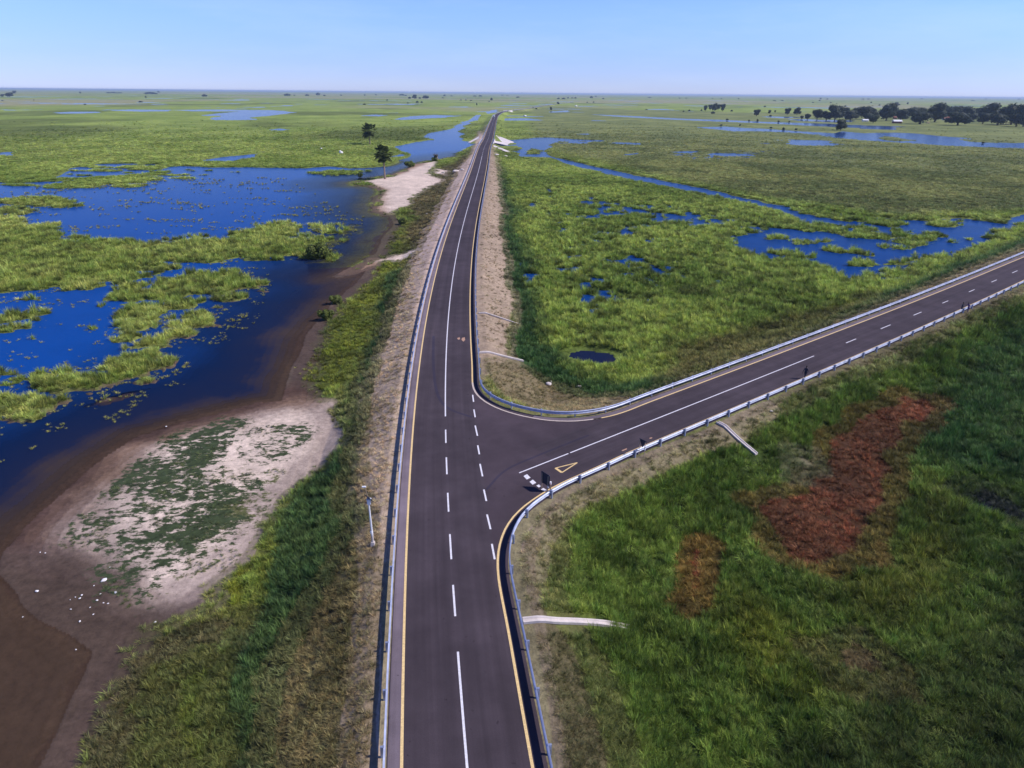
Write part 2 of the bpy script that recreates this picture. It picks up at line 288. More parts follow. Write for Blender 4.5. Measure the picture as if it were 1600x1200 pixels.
zone(22, (0.02, 0.028, 0.005), (0.08, 0.11, 0.012), (0.20, 0.23, 0.03), 1.0, 1.0, [(1100, 960), (1150, 930), (1215, 960), (1240, 1020), (1220, 1080), (1150, 1070), (1110, 1010)])
zone(22, (0.02, 0.026, 0.006), (0.075, 0.10, 0.014), (0.18, 0.21, 0.035), 1.0, 1.0, [(1300, 900), (1400, 800), (1470, 760), (1480, 850), (1440, 960), (1360, 980), (1300, 950)])
zone(10, (0.12, 0.095, 0.055), (0.105, 0.105, 0.038), (0.27, 0.235, 0.11), 0.95, 0.5, [(1600, 470), (1500, 512), (1400, 560), (1300, 605), (1200, 655), (1110, 690), (1000, 745), (905, 785), (865, 820), (850, 880), (862, 940), (895, 985), (925, 1040), (950, 1110), (980, 1210), (1010, 1400), (860, 1400), (830, 1100), (795, 900), (790, 850), (850, 770), (1000, 700), (1200, 615), (1500, 480), (1600, 440), (1760, 370), (1760, 400)])
zone(7, (0.28, 0.215, 0.165), (0.16, 0.135, 0.065), (0.36, 0.29, 0.18), 0.62, 0.34, [(790, 850), (800, 822), (850, 785), (900, 768), (1000, 722), (1100, 680), (1200, 632), (1210, 640), (1110, 690), (1000, 740), (905, 778), (862, 806), (835, 840), (830, 890), (826, 960), (840, 1060), (868, 1220), (880, 1400), (850, 1400), (800, 950)])
zone(12, (0.035, 0.018, 0.009), (0.115, 0.050, 0.020), (0.29, 0.108, 0.048), .95, 0.6, [(1290, 690), (1330, 655), (1395, 618), (1440, 622), (1460, 650), (1435, 720), (1385, 775), (1345, 800), (1325, 860), (1300, 892), (1235, 888), (1190, 850), (1178, 805), (1162, 780), (1205, 757), (1265, 745)])
zone(7, (0.035, 0.016, 0.008), (0.17, 0.050, 0.020), (0.34, 0.095, 0.042), 1.0, 0.6, [(1040, 900), (1075, 855), (1115, 842), (1108, 895), (1078, 935), (1042, 956), (1022, 935)])
zone(7, (0.13, 0.11, 0.07), (0.12, 0.13, 0.06), (0.26, 0.24, 0.15), 0.8, 0.5, [(1225, 700), (1262, 715), (1275, 745), (1255, 755), (1225, 735)])
zone(10, (0.008, 0.010, 0.018), (0.018, 0.026, 0.016), (0.05, 0.065, 0.02), 0.75, 0.6, [(1480, 790), (1530, 765), (1600, 800), (1600, 850), (1555, 835), (1510, 815)])
zone(9, (0.06, 0.05, 0.02), (0.09, 0.075, 0.03), (0.16, 0.12, 0.05), 0.9, 0.6, [(1230, 1000), (1330, 990), (1400, 1060), (1400, 1085), (1320, 1075), (1250, 1060)])
# beach
SAND = [P0(p) for p in [
    [(450, 630), (492, 636), (505, 660), (500, 700), (480, 735), (442, 765), (420, 800), (380, 835), (335, 880), (300, 900), (250, 918), (205, 920), (180, 895), (165, 870), (150, 850), (150, 820), (170, 785), (190, 750), (215, 718), (262, 692), (330, 666), (400, 646)],
    [(648, 257), (672, 252), (684, 254), (672, 272), (690, 285), (668, 292), (655, 305), (640, 325), (618, 335), (596, 333), (592, 322), (596, 300), (575, 286), (554, 286), (575, 281), (612, 276)],
    [(530, 430), (585, 405), (640, 396), (660, 398), (640, 408), (590, 412), (560, 425)],
    [(676, 262), (700, 268), (700, 276), (680, 272)]]]
GB = [PG(p) for p in [
    [(268, 690), (300, 668), (345, 658), (372, 660), (360, 690), (345, 720), (340, 745), (385, 745), (392, 770), (345, 790), (330, 805), (370, 825), (345, 850), (300, 875), (270, 892), (225, 922), (182, 912), (178, 890), (190, 862), (150, 838), (155, 805), (190, 780), (205, 745), (240, 712)],
    [(388, 690), (420, 674), (472, 670), (484, 680), (462, 695), (440, 702), (412, 722), (393, 712)],
    [(335, 700), (395, 745), (445, 770), (425, 800), (385, 835), (330, 880), (250, 915), (260, 860), (330, 800)]]]

def water_sd(x, y):
    """metres inside the water (positive) or inland (negative); also the distance to the beach shore"""
    dz = depth_of(x, y); a = np.clip(dz / 1066, 0.03, 0.6)
    wx = x + (fbm(x, y, 26 * a * 3 + 2, 3, 2) - .5) * 0 + (vn(x / 7, y / 7, 5) - .5) * 2.2 + (vn(x / 1.9, y / 1.9, 6) - .5) * 0.9 + (vn(x / 40, y / 40, 7) - .5) * 9 * ss(150, 500, y)
    wy = y + (vn(x / 7, y / 7, 15) - .5) * 2.6 + (vn(x / 1.9, y / 1.9, 16) - .5) * 1.1 + (vn(x / 40, y / 40, 17) - .5) * 14 * ss(150, 500, y)
    bx = x + (vn(x / 5, y / 5, 25) - .5) * 1.0; by = y + (vn(x / 5, y / 5, 26) - .5) * 1.0
    lake = sdf(wx, wy, LAKE, 40)
    beach = sdf(bx, by, BEACH, 40)
    w_ = np.minimum(lake, -beach)
    brk = fbm(x * .8, y * 1.25, 3.0, 151, 3)
    for i, p in enumerate(ISL):
        q = sdf(wx, wy, p, 20); w_ = np.minimum(w_, np.where(q > -3, -(q * (.7 if i in (1, 2) else 1.0) + (brk - (.47 if i == 3 else .53)) * (15 if i in (1, 2) else 9 if i == 3 else 13)), 20))
    bk2 = fbm(x * .8, y * 1.1, 4.5, 161, 4)
    for i, p in enumerate(WAT):
        q = sdf(wx, wy, p, 20); w_ = np.maximum(w_, np.where(q > -8, q + (bk2 - .505) * 19 * ss(50, 90, x) * ss(222, 190, y), q) if i == 0 else q)
    for p in ISR:
        q = sdf(wx, wy, p, 12); w_ = np.minimum(w_, np.where(q > -5, -(q + (bk2 - .5) * 9), 12))
    # broken marsh: pools opened by noise
    n = fbm(x, y * 0.8, 3.6, 31, 3)
    big = fbm(x, y, 38.0, 41, 3)
    for i, p in enumerate(SPR):
        m = ss(-12, 14, sdf(x, y, p, 20))
        w_ = np.maximum(w_, np.where(m > 0.02, (n - ((0.655, .53)[i == 0] - .085 * (i == 1)) - 0.16 * (1 - m) - (0.52 - big) * (0.55 if i else .2)) * 7, -20))
    for i, p in enumerate(SPARSE):
        m = ss(-2.5, 3.5, sdf(wx, wy, p, 12)); nn = fbm(x * 0.7, y * 1.3, 2.6 if i != 3 else 9.0, 51 + i, 3)
        w_ = np.where(m > 0.02, np.minimum(w_, (0.60 + 0.30 * (1 - m) - nn) * 7), w_)
    # far plain: occasional pale pools
    fn = fbm(x, y * 0.8, 120.0, 61, 4)
    w_ = np.maximum(w_, np.where((y > 560) & (y < 5000), (fn - 0.715) * 160, -20))
    e = bank_h(x, y)
    w_ = np.where(e > 0.15, np.minimum(w_, -0.5 - e), w_)
    return w_, -beach

def cover(x, y):
    """soil, grass colour A, grass colour B, density, height"""
    dz = depth_of(x, y); a = dz / 1066.0
    wx = x + (vn(x / 3.1, y / 3.1, 71) - .5) * 2.2 + (vn(x / 11, y / 11, 72) - .5) * 4.0
    wy = y + (vn(x / 3.1, y / 3.1, 73) - .5) * 2.2 + (vn(x / 11, y / 11, 74) - .5) * 4.0
    # narrow features close to the road are warped less
    near = ss(0, 9, -sdf(x, y, bank, 14)) * 0.85 + 0.15
    wx = x + (wx - x) * near; wy = y + (wy - y) * near
    N = x.shape[0]
    def full(c): return np.repeat(np.array(c, float)[None], N, 0)
    soil, ga, gb = full(MARSH['soil']), full(MARSH['ga']), full(MARSH['gb'])
    dens = np.full(N, MARSH['dens']); hg = np.full(N, MARSH['h'])
    # broad tonal patches of the far plain
    n1 = fbm(x, y * 0.7, 150, 81, 4); n2 = fbm(x, y, 28, 85, 4); n3 = fbm(x, y * 0.8, 700, 88, 3)
    dk = ss(0.52, 0.70, n1)[:, None]
    far = ss(180, 520, y)[:, None]
    ga = ga * (1 - 0.42 * dk * far); gb = gb * (1 - 0.42 * dk * far); soil = soil * (1 - .35 * dk * far)
    dry = (ss(0.5, 0.72, n3) * ss(700, 1500, y))[:, None]
    ga = ga * (1 - dry) + dry * np.array([.26, .26, .12]); gb = gb * (1 - dry) + dry * np.array([.34, .32, .17])
    tn = ss(0.30, 0.72, n2)
    for soft, s_, a_, b_, d_, h_, poly in Z:
        sdv = sdf(wx, wy, poly, 40)
        sm = np.clip(soft * a * 0.9, 0.4, 12)
        m = ss(-sm, sm, sdv)
        if not (m > 0).any(): continue
        M = m[:, None]
        soil = soil * (1 - M) + M * np.array(s_); ga = ga * (1 - M) + M * np.array(a_); gb = gb * (1 - M) + M * np.array(b_)
        dens = dens * (1 - m) + m * d_; hg = hg * (1 - m) + m * h_
    # mud and sand of the beach
    mudn = fbm(x, y, 5, 91, 4)
    be = sdf(wx, wy, BEACH, 40); mud = np.zeros(N); sand = np.zeros(N)
    shore = -water_sd(x, y)[0]
    inb = ss(-.5, 0.5, be) 
    MUDP = P0([(458, 600), (500, 632), (510, 665), (505, 705), (485, 742), (450, 770), (425, 805), (385, 840), (348, 890), (335, 930), (270, 965), (225, 985), (190, 1020), (165, 1070), (120, 1140), (90, 1250), (-400, 1400), (-400, 700), (200, 640)])
    mud = ss(-0.9, 0.9, sdf(wx, wy, MUDP, 40)) * (be > -3)
    for p, s_ in zip(SAND, (3.4, 1.6, 1.2, 1.6)):
        sand = np.maximum(sand, ss(-s_, s_, sdf(wx, wy, p, 20)))
    wet = 1 - ss(0.0, 5.5, shore + (mudn - .5) * 4)
    mudc = np.array([.150, .108, .100])[None] * (0.75 + 0.6 * mudn[:, None])
    sandc = np.array([.59, .475, .385])[None] * (0.90 + 0.22 * mudn[:, None])
    thinm = (be > -1) * ss(3.2, 0.4, shore + (mudn - .5) * 3.5); dens = dens * (1 - .75 * thinm)
    under = (ss(.9, .5, shore) * (x < np.interp(y, main_c[:, 1], main_c[:, 0])) * (y < 150) * np.maximum(ss(-26, -16, be), ss(62, 54, y)) * ss(2.5, .8, be))[:, None]; dens = dens * (1 - under[:, 0]); soil = soil * (1 - under) + under * np.array([.095, .068, .050]); mud = mud * (shore > -1.0)
    m = np.clip(mud + sand * (shore > -.6), 0, 1)[:, None]; mt = (np.clip(thinm, 0, 1) * .9)[:, None]; soil = soil * (1 - mt) + mt * np.array([.080, .054, .042]) * (.8 + .4 * mudn[:, None]); ga = ga * (1 - .6 * mt) + .6 * mt * mudc * .6; gb = gb
    base = mudc * (1 - sand[:, None]) + sandc * sand[:, None]
    WETM = P0([(-300, 835), (10, 850), (70, 878), (130, 900), (165, 925), (250, 958), (335, 948), (250, 1010), (160, 1100), (100, 1300), (-300, 1400)])
    wm = (ss(-3.5, 1.5, sdf(wx, wy, WETM, 30)) * .96)[:, None]; base = base * (1 - wm) + wm * np.array([.100, .072, .055]) * (.85 + .3 * mudn[:, None])
    base = base * (1 - (1 - .55 * wm) * wet[:, None] * np.array([.54, .63, .70]) * (be > -5)[:, None])
    soil = soil * (1 - m) + base * m
    dens = dens * (1 - m[:, 0]); hg = hg * (1 - m[:, 0]) + 0.3 * m[:, 0]
    ga = ga * (1 - m) + m * np.array([.09, .10, .04]); gb = gb * (1 - m) + m * np.array([.15, .15, .06])
    return soil, ga, gb, dens, hg, tn, shore
def creeping(x, y):
    """where creeping plants may cover the sand: dark kind, olive kind"""
    wx = x + (vn(x / 3, y / 3, 71) - .5) * 1.6; wy = y + (vn(x / 3, y / 3, 73) - .5) * 1.6; out = []
    for i, p in enumerate(GB): out.append(ss(-4.0, 1.2, sdf(wx, wy, p, 8)))
    return np.maximum(out[0], out[1]), out[2]


# ---------------------------------------------------------------- materials
def mat(name, base=(.5, .5, .5), rough=0.8, metal=0.0, spec=0.5):
    m = bpy.data.materials.new(name); m.use_nodes = True
    b = m.node_tree.nodes['Principled BSDF']
    b.inputs['Base Color'].default_value = (*base, 1); b.inputs['Roughness'].default_value = rough
    b.inputs['Metallic'].default_value = metal; b.inputs['Specular IOR Level'].default_value = spec
    return m
def nodes(m): return m.node_tree.nodes, m.node_tree.links, m.node_tree.nodes['Principled BSDF']
def noise_node(N, L, scale, detail=4, vec=None, rough=.6):
    n = N.new('ShaderNodeTexNoise'); n.inputs['Scale'].default_value = scale; n.inputs['Detail'].default_value = detail; n.inputs['Roughness'].default_value = rough
    if vec is not None: L.new(vec, n.inputs['Vector'])
    return n
def mrange(N, L, src, a, b, c, d):
    r = N.new('ShaderNodeMapRange'); r.inputs[1].default_value = a; r.inputs[2].default_value = b; r.inputs[3].default_value = c; r.inputs[4].default_value = d
    L.new(src, r.inputs[0]); return r.outputs[0]
def vscale(N, L, fac, col):
    v = N.new('ShaderNodeVectorMath'); v.operation = 'SCALE'; L.new(col, v.inputs[0]); L.new(fac, v.inputs['Scale']); return v.outputs[0]
def mul(N, L, a, b):
    v = N.new('ShaderNodeMath'); v.operation = 'MULTIPLY'; L.new(a, v.inputs[0]); L.new(b, v.inputs[1]); return v.outputs[0]
def textured(name, base, rough=.8, metal=0., amt=.25, scale=3., spec=.4, bump=0.0):
    """painted or plain surface with uneven wear"""
    m = mat(name, base, rough, metal, spec); N, L, b = nodes(m)
    tc = N.new('ShaderNodeTexCoord'); n = noise_node(N, L, scale, 5, tc.outputs['Object'])
    rgb = N.new('ShaderNodeRGB'); rgb.outputs[0].default_value = (*base, 1)
    L.new(vscale(N, L, mrange(N, L, n.outputs[0], .3, .7, 1 - amt, 1 + amt), rgb.outputs[0]), b.inputs['Base Color'])
    L.new(mrange(N, L, n.outputs[0], .3, .7, max(.05, rough - .12), min(1, rough + .12)), b.inputs['Roughness'])
    if bump:
        bp = N.new('ShaderNodeBump'); bp.inputs['Distance'].default_value = bump; L.new(n.outputs[0], bp.inputs['Height']); L.new(bp.outputs[0], b.inputs['Normal'])
    return m

def ground_mat():
    m = mat('ground_cover', rough=.95, spec=.15); N, L, b = nodes(m)
    at_ = N.new('ShaderNodeAttribute'); at_.attribute_name = 'cov'
    gr = N.new('ShaderNodeAttribute'); gr.attribute_name = 'grassy'
    geo = N.new('ShaderNodeNewGeometry')
    n1 = noise_node(N, L, 1.6, 6, geo.outputs['Position'], .7); n2 = noise_node(N, L, .22, 5, geo.outputs['Position'], .65)
    n3 = noise_node(N, L, .012, 8, geo.outputs['Position'], .7)
    f1 = mrange(N, L, n1.outputs[0], .32, .68, .72, 1.28); f2 = mrange(N, L, n2.outputs[0], .3, .7, .80, 1.2)
    f3 = mrange(N, L, n3.outputs[0], .3, .7, .86, 1.14)
    # dark gaps between clumps where grass grows
    gap = mrange(N, L, n2.outputs[0], .30, .44, .45, 1.0)
    mixg = N.new('ShaderNodeMix'); L.new(gr.outputs['Fac'], mixg.inputs[0]); mixg.inputs[2].default_value = 1.0; L.new(gap, mixg.inputs[3])
    f = mul(N, L, mul(N, L, mul(N, L, f1, f2), f3), mixg.outputs[0])
    # creeping plants: broken mats with ragged edges
    c1 = N.new('ShaderNodeAttribute'); c1.attribute_name = 'creep'; c2 = N.new('ShaderNodeAttribute'); c2.attribute_name = 'creep_olive'
    mp = N.new('ShaderNodeMapping'); mp.inputs['Rotation'].default_value = (0, 0, -.45); mp.inputs['Scale'].default_value = (.75, 1.25, 1); L.new(geo.outputs['Position'], mp.inputs[0])
    nc = noise_node(N, L, 1.35, 6, mp.outputs[0], .68); nb = noise_node(N, L, .16, 2, geo.outputs['Position'], .5)
    def addm(a, b_, k):
        q = N.new('ShaderNodeMath'); q.operation = 'MULTIPLY_ADD'; L.new(a, q.inputs[0]); q.inputs[1].default_value = k
        if hasattr(b_, 'node'): L.new(b_, q.inputs[2])
        else: q.inputs[2].default_value = b_
        return q.outputs[0]
    base_n = addm(nb.outputs[0], nc.outputs[0], .55)
    def cov_(a, k, lo): return mrange(N, L, addm(a, base_n, k), lo - .02, lo + .07, 0, 1)
    g2 = mul(N, L, cov_(c2.outputs['Fac'], .36, 1.09), mrange(N, L, c2.outputs['Fac'], .02, .2, 0, 1)); g1 = mul(N, L, cov_(c1.outputs['Fac'], .38, 1.075), mrange(N, L, c1.outputs['Fac'], .02, .2, 0, 1))
    pos = vscale(N, L, f, at_.outputs['Color'])
    for g_, colr in ((g2, (.095, .10, .038, 1)), (g1, (.040, .056, .024, 1))):
        mx = N.new('ShaderNodeMix'); mx.data_type = 'RGBA'; L.new(g_, mx.inputs[0]); L.new(pos, mx.inputs[6])
        rg = N.new('ShaderNodeRGB'); rg.outputs[0].default_value = colr; L.new(vscale(N, L, mrange(N, L, n1.outputs[0], .3, .7, .5, 1.6), rg.outputs[0]), mx.inputs[7]); pos = mx.outputs[2]
    L.new(pos, b.inputs['Base Color'])
    bp = N.new('ShaderNodeBump'); bp.inputs['Strength'].default_value = .55; bp.inputs['Distance'].default_value = .16
    L.new(n1.outputs[0], bp.inputs['Height'])
    bp2 = N.new('ShaderNodeBump'); bp2.inputs['Strength'].default_value = .8; bp2.inputs['Distance'].default_value = 1.2
    L.new(n2.outputs[0], bp2.inputs['Height']); L.new(bp.outputs[0], bp2.inputs['Normal'])
    mb = N.new('ShaderNodeMix'); mb.data_type = 'VECTOR'; L.new(gr.outputs['Fac'], mb.inputs[0]); L.new(bp.outputs[0], mb.inputs[4]); L.new(bp2.outputs[0], mb.inputs[5])
    L.new(mb.outputs[1], b.inputs['Normal'])
    return m
def water_mat():
    m = mat('flood_water', rough=.5, spec=0.0); N, L, b = nodes(m)
    dp = N.new('ShaderNodeAttribute'); dp.attribute_name = 'mud_to_skyblue'
    al = N.new('ShaderNodeAttribute'); al.attribute_name = 'clear'
    geo = N.new('ShaderNodeNewGeometry')
    n2 = noise_node(N, L, .09, 5, geo.outputs['Position'], .6)
    ad = N.new('ShaderNodeMath'); ad.operation = 'ADD'; L.new(dp.outputs['Fac'], ad.inputs[0]); L.new(mrange(N, L, n2.outputs[0], .3, .7, -.06, .06), ad.inputs[1])
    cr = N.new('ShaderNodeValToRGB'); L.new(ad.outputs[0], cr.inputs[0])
    e = cr.color_ramp.elements; e[0].position = 0.0; e[0].color = (.080, .053, .037, 1); e[1].position = 1.0; e[1].color = (.005, .058, .26, 1)  # brown muddy shallows, then sky reflection painted in as navy to blue
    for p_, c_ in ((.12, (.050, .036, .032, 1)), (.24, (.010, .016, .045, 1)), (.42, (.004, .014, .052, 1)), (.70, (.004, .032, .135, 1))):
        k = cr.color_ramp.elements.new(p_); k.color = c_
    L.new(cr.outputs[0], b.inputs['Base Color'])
    w1 = noise_node(N, L, 1.1, 3, geo.outputs['Position'], .55)
    bp = N.new('ShaderNodeBump'); bp.inputs['Strength'].default_value = .35; bp.inputs['Distance'].default_value = .12
    L.new(w1.outputs[0], bp.inputs['Height']); L.new(bp.outputs[0], b.inputs['Normal'])
    tr = N.new('ShaderNodeBsdfTransparent'); tr.inputs[0].default_value = (.90, .84, .78, 1)
    mx = N.new('ShaderNodeMixShader'); gl = N.new('ShaderNodeBsdfGlossy'); gl.inputs['Roughness'].default_value = .10; L.new(bp.outputs[0], gl.inputs['Normal']); fr = N.new('ShaderNodeFresnel'); fr.inputs[0].default_value = 1.33; L.new(bp.outputs[0], fr.inputs[1])
    fm_ = N.new('ShaderNodeMath'); fm_.operation = 'POWER'; fm_.inputs[1].default_value = 2.2; L.new(fr.outputs[0], fm_.inputs[0]); mg = N.new('ShaderNodeMixShader'); L.new(fm_.outputs[0], mg.inputs[0]); L.new(b.outputs[0], mg.inputs[1]); L.new(gl.outputs[0], mg.inputs[2])
    L.new(al.outputs['Fac'], mx.inputs[0]); L.new(mg.outputs[0], mx.inputs[1]); L.new(tr.outputs[0], mx.inputs[2])
    L.new(mx.outputs[0], N['Material Output'].inputs[0])
    return m
def leaf_mat(name, attr=None, base=(.06, .09, .03), inst=True, var=.35):
    m = bpy.data.materials.new(name); m.use_nodes = True; N = m.node_tree.nodes; L = m.node_tree.links; b = N['Principled BSDF']
    b.inputs['Roughness'].default_value = .65; b.inputs['Specular IOR Level'].default_value = .25
    if attr:
        a = N.new('ShaderNodeAttribute'); a.attribute_name = attr; a.attribute_type = 'INSTANCER' if inst else 'GEOMETRY'; col = a.outputs['Color']
    else:
        a = N.new('ShaderNodeRGB'); a.outputs[0].default_value = (*base, 1); col = a.outputs[0]
    sh = N.new('ShaderNodeAttribute'); sh.attribute_name = 'leafvar'
    c = vscale(N, L, mrange(N, L, sh.outputs['Fac'], 0, 1, 1 - var, 1 + var), col)
    L.new(c, b.inputs['Base Color'])
    t = N.new('ShaderNodeBsdfTranslucent'); L.new(c, t.inputs[0])
    mx = N.new('ShaderNodeMixShader'); mx.inputs[0].default_value = .30
    L.new(b.outputs[0], mx.inputs[1]); L.new(t.outputs[0], mx.inputs[2]); L.new(mx.outputs[0], N['Material Output'].inputs[0])
    return m
def asphalt(name, base, streak=0.2, uv=False):
    m = mat(name, base, .9, 0, .15); N, L, b = nodes(m)
    geo = N.new('ShaderNodeNewGeometry')
    g = noise_node(N, L, 14, 4, geo.outputs['Position'], .8); p = noise_node(N, L, .35, 6, geo.outputs['Position'], .65)
    rgb = N.new('ShaderNodeRGB'); rgb.outputs[0].default_value = (*base, 1)
    f = mul(N, L, mrange(N, L, g.outputs[0], .3, .7, .86, 1.14), mrange(N, L, p.outputs[0], .3, .7, .84, 1.16)); pl = noise_node(N, L, .07, 4, geo.outputs['Position'], .7); f = mul(N, L, f, mrange(N, L, pl.outputs[0], .35, .65, .84, 1.20)); sp_ = noise_node(N, L, 2.4, 2, geo.outputs['Position'], .5); f = mul(N, L, f, mrange(N, L, sp_.outputs[0], .22, .30, .62, 1.0))
    if uv:
        tc = N.new('ShaderNodeUVMap'); tc.uv_map = 'UVMap'
        mp = N.new('ShaderNodeMapping'); mp.inputs['Scale'].default_value = (2.2, .025, 1); L.new(tc.outputs[0], mp.inputs[0])
        s = noise_node(N, L, 1.0, 4, mp.outputs[0], .6); f = mul(N, L, f, mrange(N, L, s.outputs[0], .3, .7, 1 - streak, 1 + streak))
        # two smoother wheel tracks in each lane
        sp = N.new('ShaderNodeSeparateXYZ'); L.new(tc.outputs[0], sp.inputs[0])
        q = N.new('ShaderNodeMath'); q.operation = 'MULTIPLY'; q.inputs[1].default_value = 3.6; L.new(sp.outputs[0], q.inputs[0])
        cs = N.new('ShaderNodeMath'); cs.operation = 'COSINE'; L.new(q.outputs[0], cs.inputs[0]); f = mul(N, L, f, mrange(N, L, cs.outputs[0], -1, 1, .94, 1.06))
    L.new(vscale(N, L, f, rgb.outputs[0]), b.inputs['Base Color'])
    bp = N.new('ShaderNodeBump'); bp.inputs['Distance'].default_value = .01; L.new(g.outputs[0], bp.inputs['Height']); L.new(bp.outputs[0], b.inputs['Normal'])
    return m
def paint(name, base):
    m = mat(name, base, .7, 0, .3); N, L, b = nodes(m); geo = N.new('ShaderNodeNewGeometry')
    n = noise_node(N, L, 6, 6, geo.outputs['Position'], .75); rgb = N.new('ShaderNodeRGB'); rgb.outputs[0].default_value = (*base, 1)
    L.new(vscale(N, L, mrange(N, L, n.outputs[0], .3, .62, .62, 1.0), rgb.outputs[0]), b.inputs['Base Color']); return m

M = dict(ground=ground_mat(), water=water_mat(), grass=leaf_mat('grass_blades', 'tint', var=.5), reed=leaf_mat('reed_blades', 'tint', var=.4),
    asphalt=asphalt('asphalt', (.060, .045, .054)), lane=asphalt('lane_asphalt', (.055, .043, .051), .13, True), shoulder=asphalt('shoulder_asphalt', (.155, .125, .145), .2, True),
    tyre=asphalt('tyre_darkened_asphalt', (.040, .034, .052)), white=paint('white_paint', (.80, .78, .82)), yellow=paint('yellow_paint', (.82, .60, .28)), cream=paint('worn_cream_paint', (.62, .52, .45)), orange=paint('orange_chalk', (.50, .30, .20)),
    steel=textured('galvanised_steel', (.43, .47, .60), .42, .35, .18, 1.2), post=textured('steel_posts', (.34, .38, .50), .5, .5, .2, 4.0),
    concrete=textured('concrete', (.56, .50, .47), .85, 0, .18, 1.2, bump=.02), pale=textured('pale_concrete', (.62, .56, .54), .8, 0, .12, .4),
    bark=textured('bark', (.12, .085, .06), .9, 0, .35, 3.0, bump=.05), palmbark=textured('palm_bark', (.27, .20, .155), .9, 0, .3, 2.0, bump=.05),
    tree=leaf_mat('tree_leaves', None, (.040, .060, .032), var=.45), palm=leaf_mat('palm_fronds', None, (.085, .115, .03), var=.6), bush=leaf_mat('bush_leaves', None, (.12, .16, .03), var=.55), deadpalm=leaf_mat('dry_fronds', None, (.16, .13, .06), var=.5), shore=leaf_mat('shore_bush_leaves', None, (.12, .15, .03), var=.6),
    lamp=textured('white_coated_steel', (.78, .78, .80), .45, .1, .06, 3.0), dark=textured('dark_panel', (.02, .025, .05), .35, .1, .2, 3.0), signback=textured('dark_sign_back', (.035, .038, .06), .5, .3, .2, 3.0), signface=textured('sign_face', (.75, .72, .70), .5, 0, .08, 3.0), signred=textured('sign_red', (.50, .03, .03), .5, 0, .1, 3.0),
    wood=textured('weathered_wood', (.36, .27, .20), .85, 0, .2, 5.0), stone=textured('white_stone', (.72, .70, .70), .8, 0, .12, 6.0, bump=.02),
    cloth_dark=textured('dark_cloth', (.018, .02, .04), .9, 0, .3, 8.0), cloth_purple=textured('purple_cloth', (.12, .07, .20), .9, 0, .3, 8.0), skin=textured('skin', (.09, .05, .035), .6, 0, .1, 6.0), hair=textured('hair', (.01, .009, .008), .8, 0, .3, 30.0),
    wall=textured('plaster_wall', (.62, .56, .50), .9, 0, .15, .6), redwall=textured('red_wall', (.22, .06, .05), .9, 0, .2, .6), roofw=textured('white_sheet_roof', (.75, .75, .78), .5, .1, .1, .5), roofr=textured('red_roof', (.42, .15, .11), .7, 0, .2, .5), glass=textured('dark_glass', (.03, .04, .05), .1, 0, .1, 1.0), rubber=textured('rubber', (.02, .02, .02), .8, 0, .2, 5.0), trashw=textured('white_canvas', (.78, .76, .74), .85, 0, .1, 1.0), thatch=textured('thatch', (.33, .26, .13), .95, 0, .3, 2.0))

# ---------------------------------------------------------------- object helpers
def obj(name, verts, faces, material=None, parent=None, smooth_=False, mats=None, mi=None):
    me = bpy.data.meshes.new(name); me.from_pydata([tuple(map(float, v)) for v in verts], [], [tuple(f) for f in faces])
    for m in (mats or [material]): me.materials.append(m)
    if mi is not None: me.polygons.foreach_set('material_index', np.array(mi, np.int32))
    if smooth_: me.polygons.foreach_set('use_smooth', np.ones(len(me.polygons), bool))
    me.update(); o = bpy.data.objects.new(name, me); C.objects.link(o)
    if parent: o.parent = parent
    return o
def bmobj(name, bm, material=None, parent=None, smooth_=False, mats=None):
    me = bpy.data.meshes.new(name); bm.normal_update(); bm.to_mesh(me); bm.free()
    for m in (mats or [material]): me.materials.append(m)
    if smooth_: me.polygons.foreach_set('use_smooth', np.ones(len(me.polygons), bool))
    o = bpy.data.objects.new(name, me); C.objects.link(o)
    if parent: o.parent = parent
    return o
def fast_mesh(name, V, F, material, attrs=()):
    """V (n,3), F (m,4) quads"""
    me = bpy.data.meshes.new(name); n, m = len(V), len(F); k = F.shape[1]
    me.vertices.add(n); me.vertices.foreach_set('co', np.asarray(V, np.float32).ravel())
    me.loops.add(m * k); me.loops.foreach_set('vertex_index', np.asarray(F, np.int32).ravel())
    me.polygons.add(m); me.polygons.foreach_set('loop_start', np.arange(0, m * k, k, dtype=np.int32))
    me.polygons.foreach_set('use_smooth', np.ones(m, bool))
    me.update(calc_edges=True)
    for an, kind, data in attrs:
        a = me.attributes.new(an, kind, 'POINT')
        if kind == 'FLOAT_COLOR': a.data.foreach_set('color', np.c_[data, np.ones(n)].astype(np.float32).ravel())
        else: a.data.foreach_set('value', np.asarray(data, np.float32))
    me.materials.append(material)
    o = bpy.data.objects.new(name, me); C.objects.link(o); return o
def empty(name, loc, rz=0.0):
    o = bpy.data.objects.new(name, None); C.objects.link(o); o.location = loc; o.rotation_euler = (0, 0, rz); o.empty_display_size = .3; return o
def tag(o, label=None, cat=None, group=None, kind=None):
    if label: o['label'] = label
    if cat: o['category'] = cat
    if group: o['group'] = group
    if kind: o['kind'] = kind
    return o
def dup(root, loc=None, rz=None, scale=None):
    r = root.copy(); C.objects.link(r)
    if loc is not None: r.location = loc
    if rz is not None: r.rotation_euler = (0, 0, rz)
    if scale is not None: r.scale = scale
    for ch in list(root.children):
        c = ch.copy(); C.objects.link(c); c.parent = r
        for g in list(ch.children):
            d = g.copy(); C.objects.link(d); d.parent = c
    return r
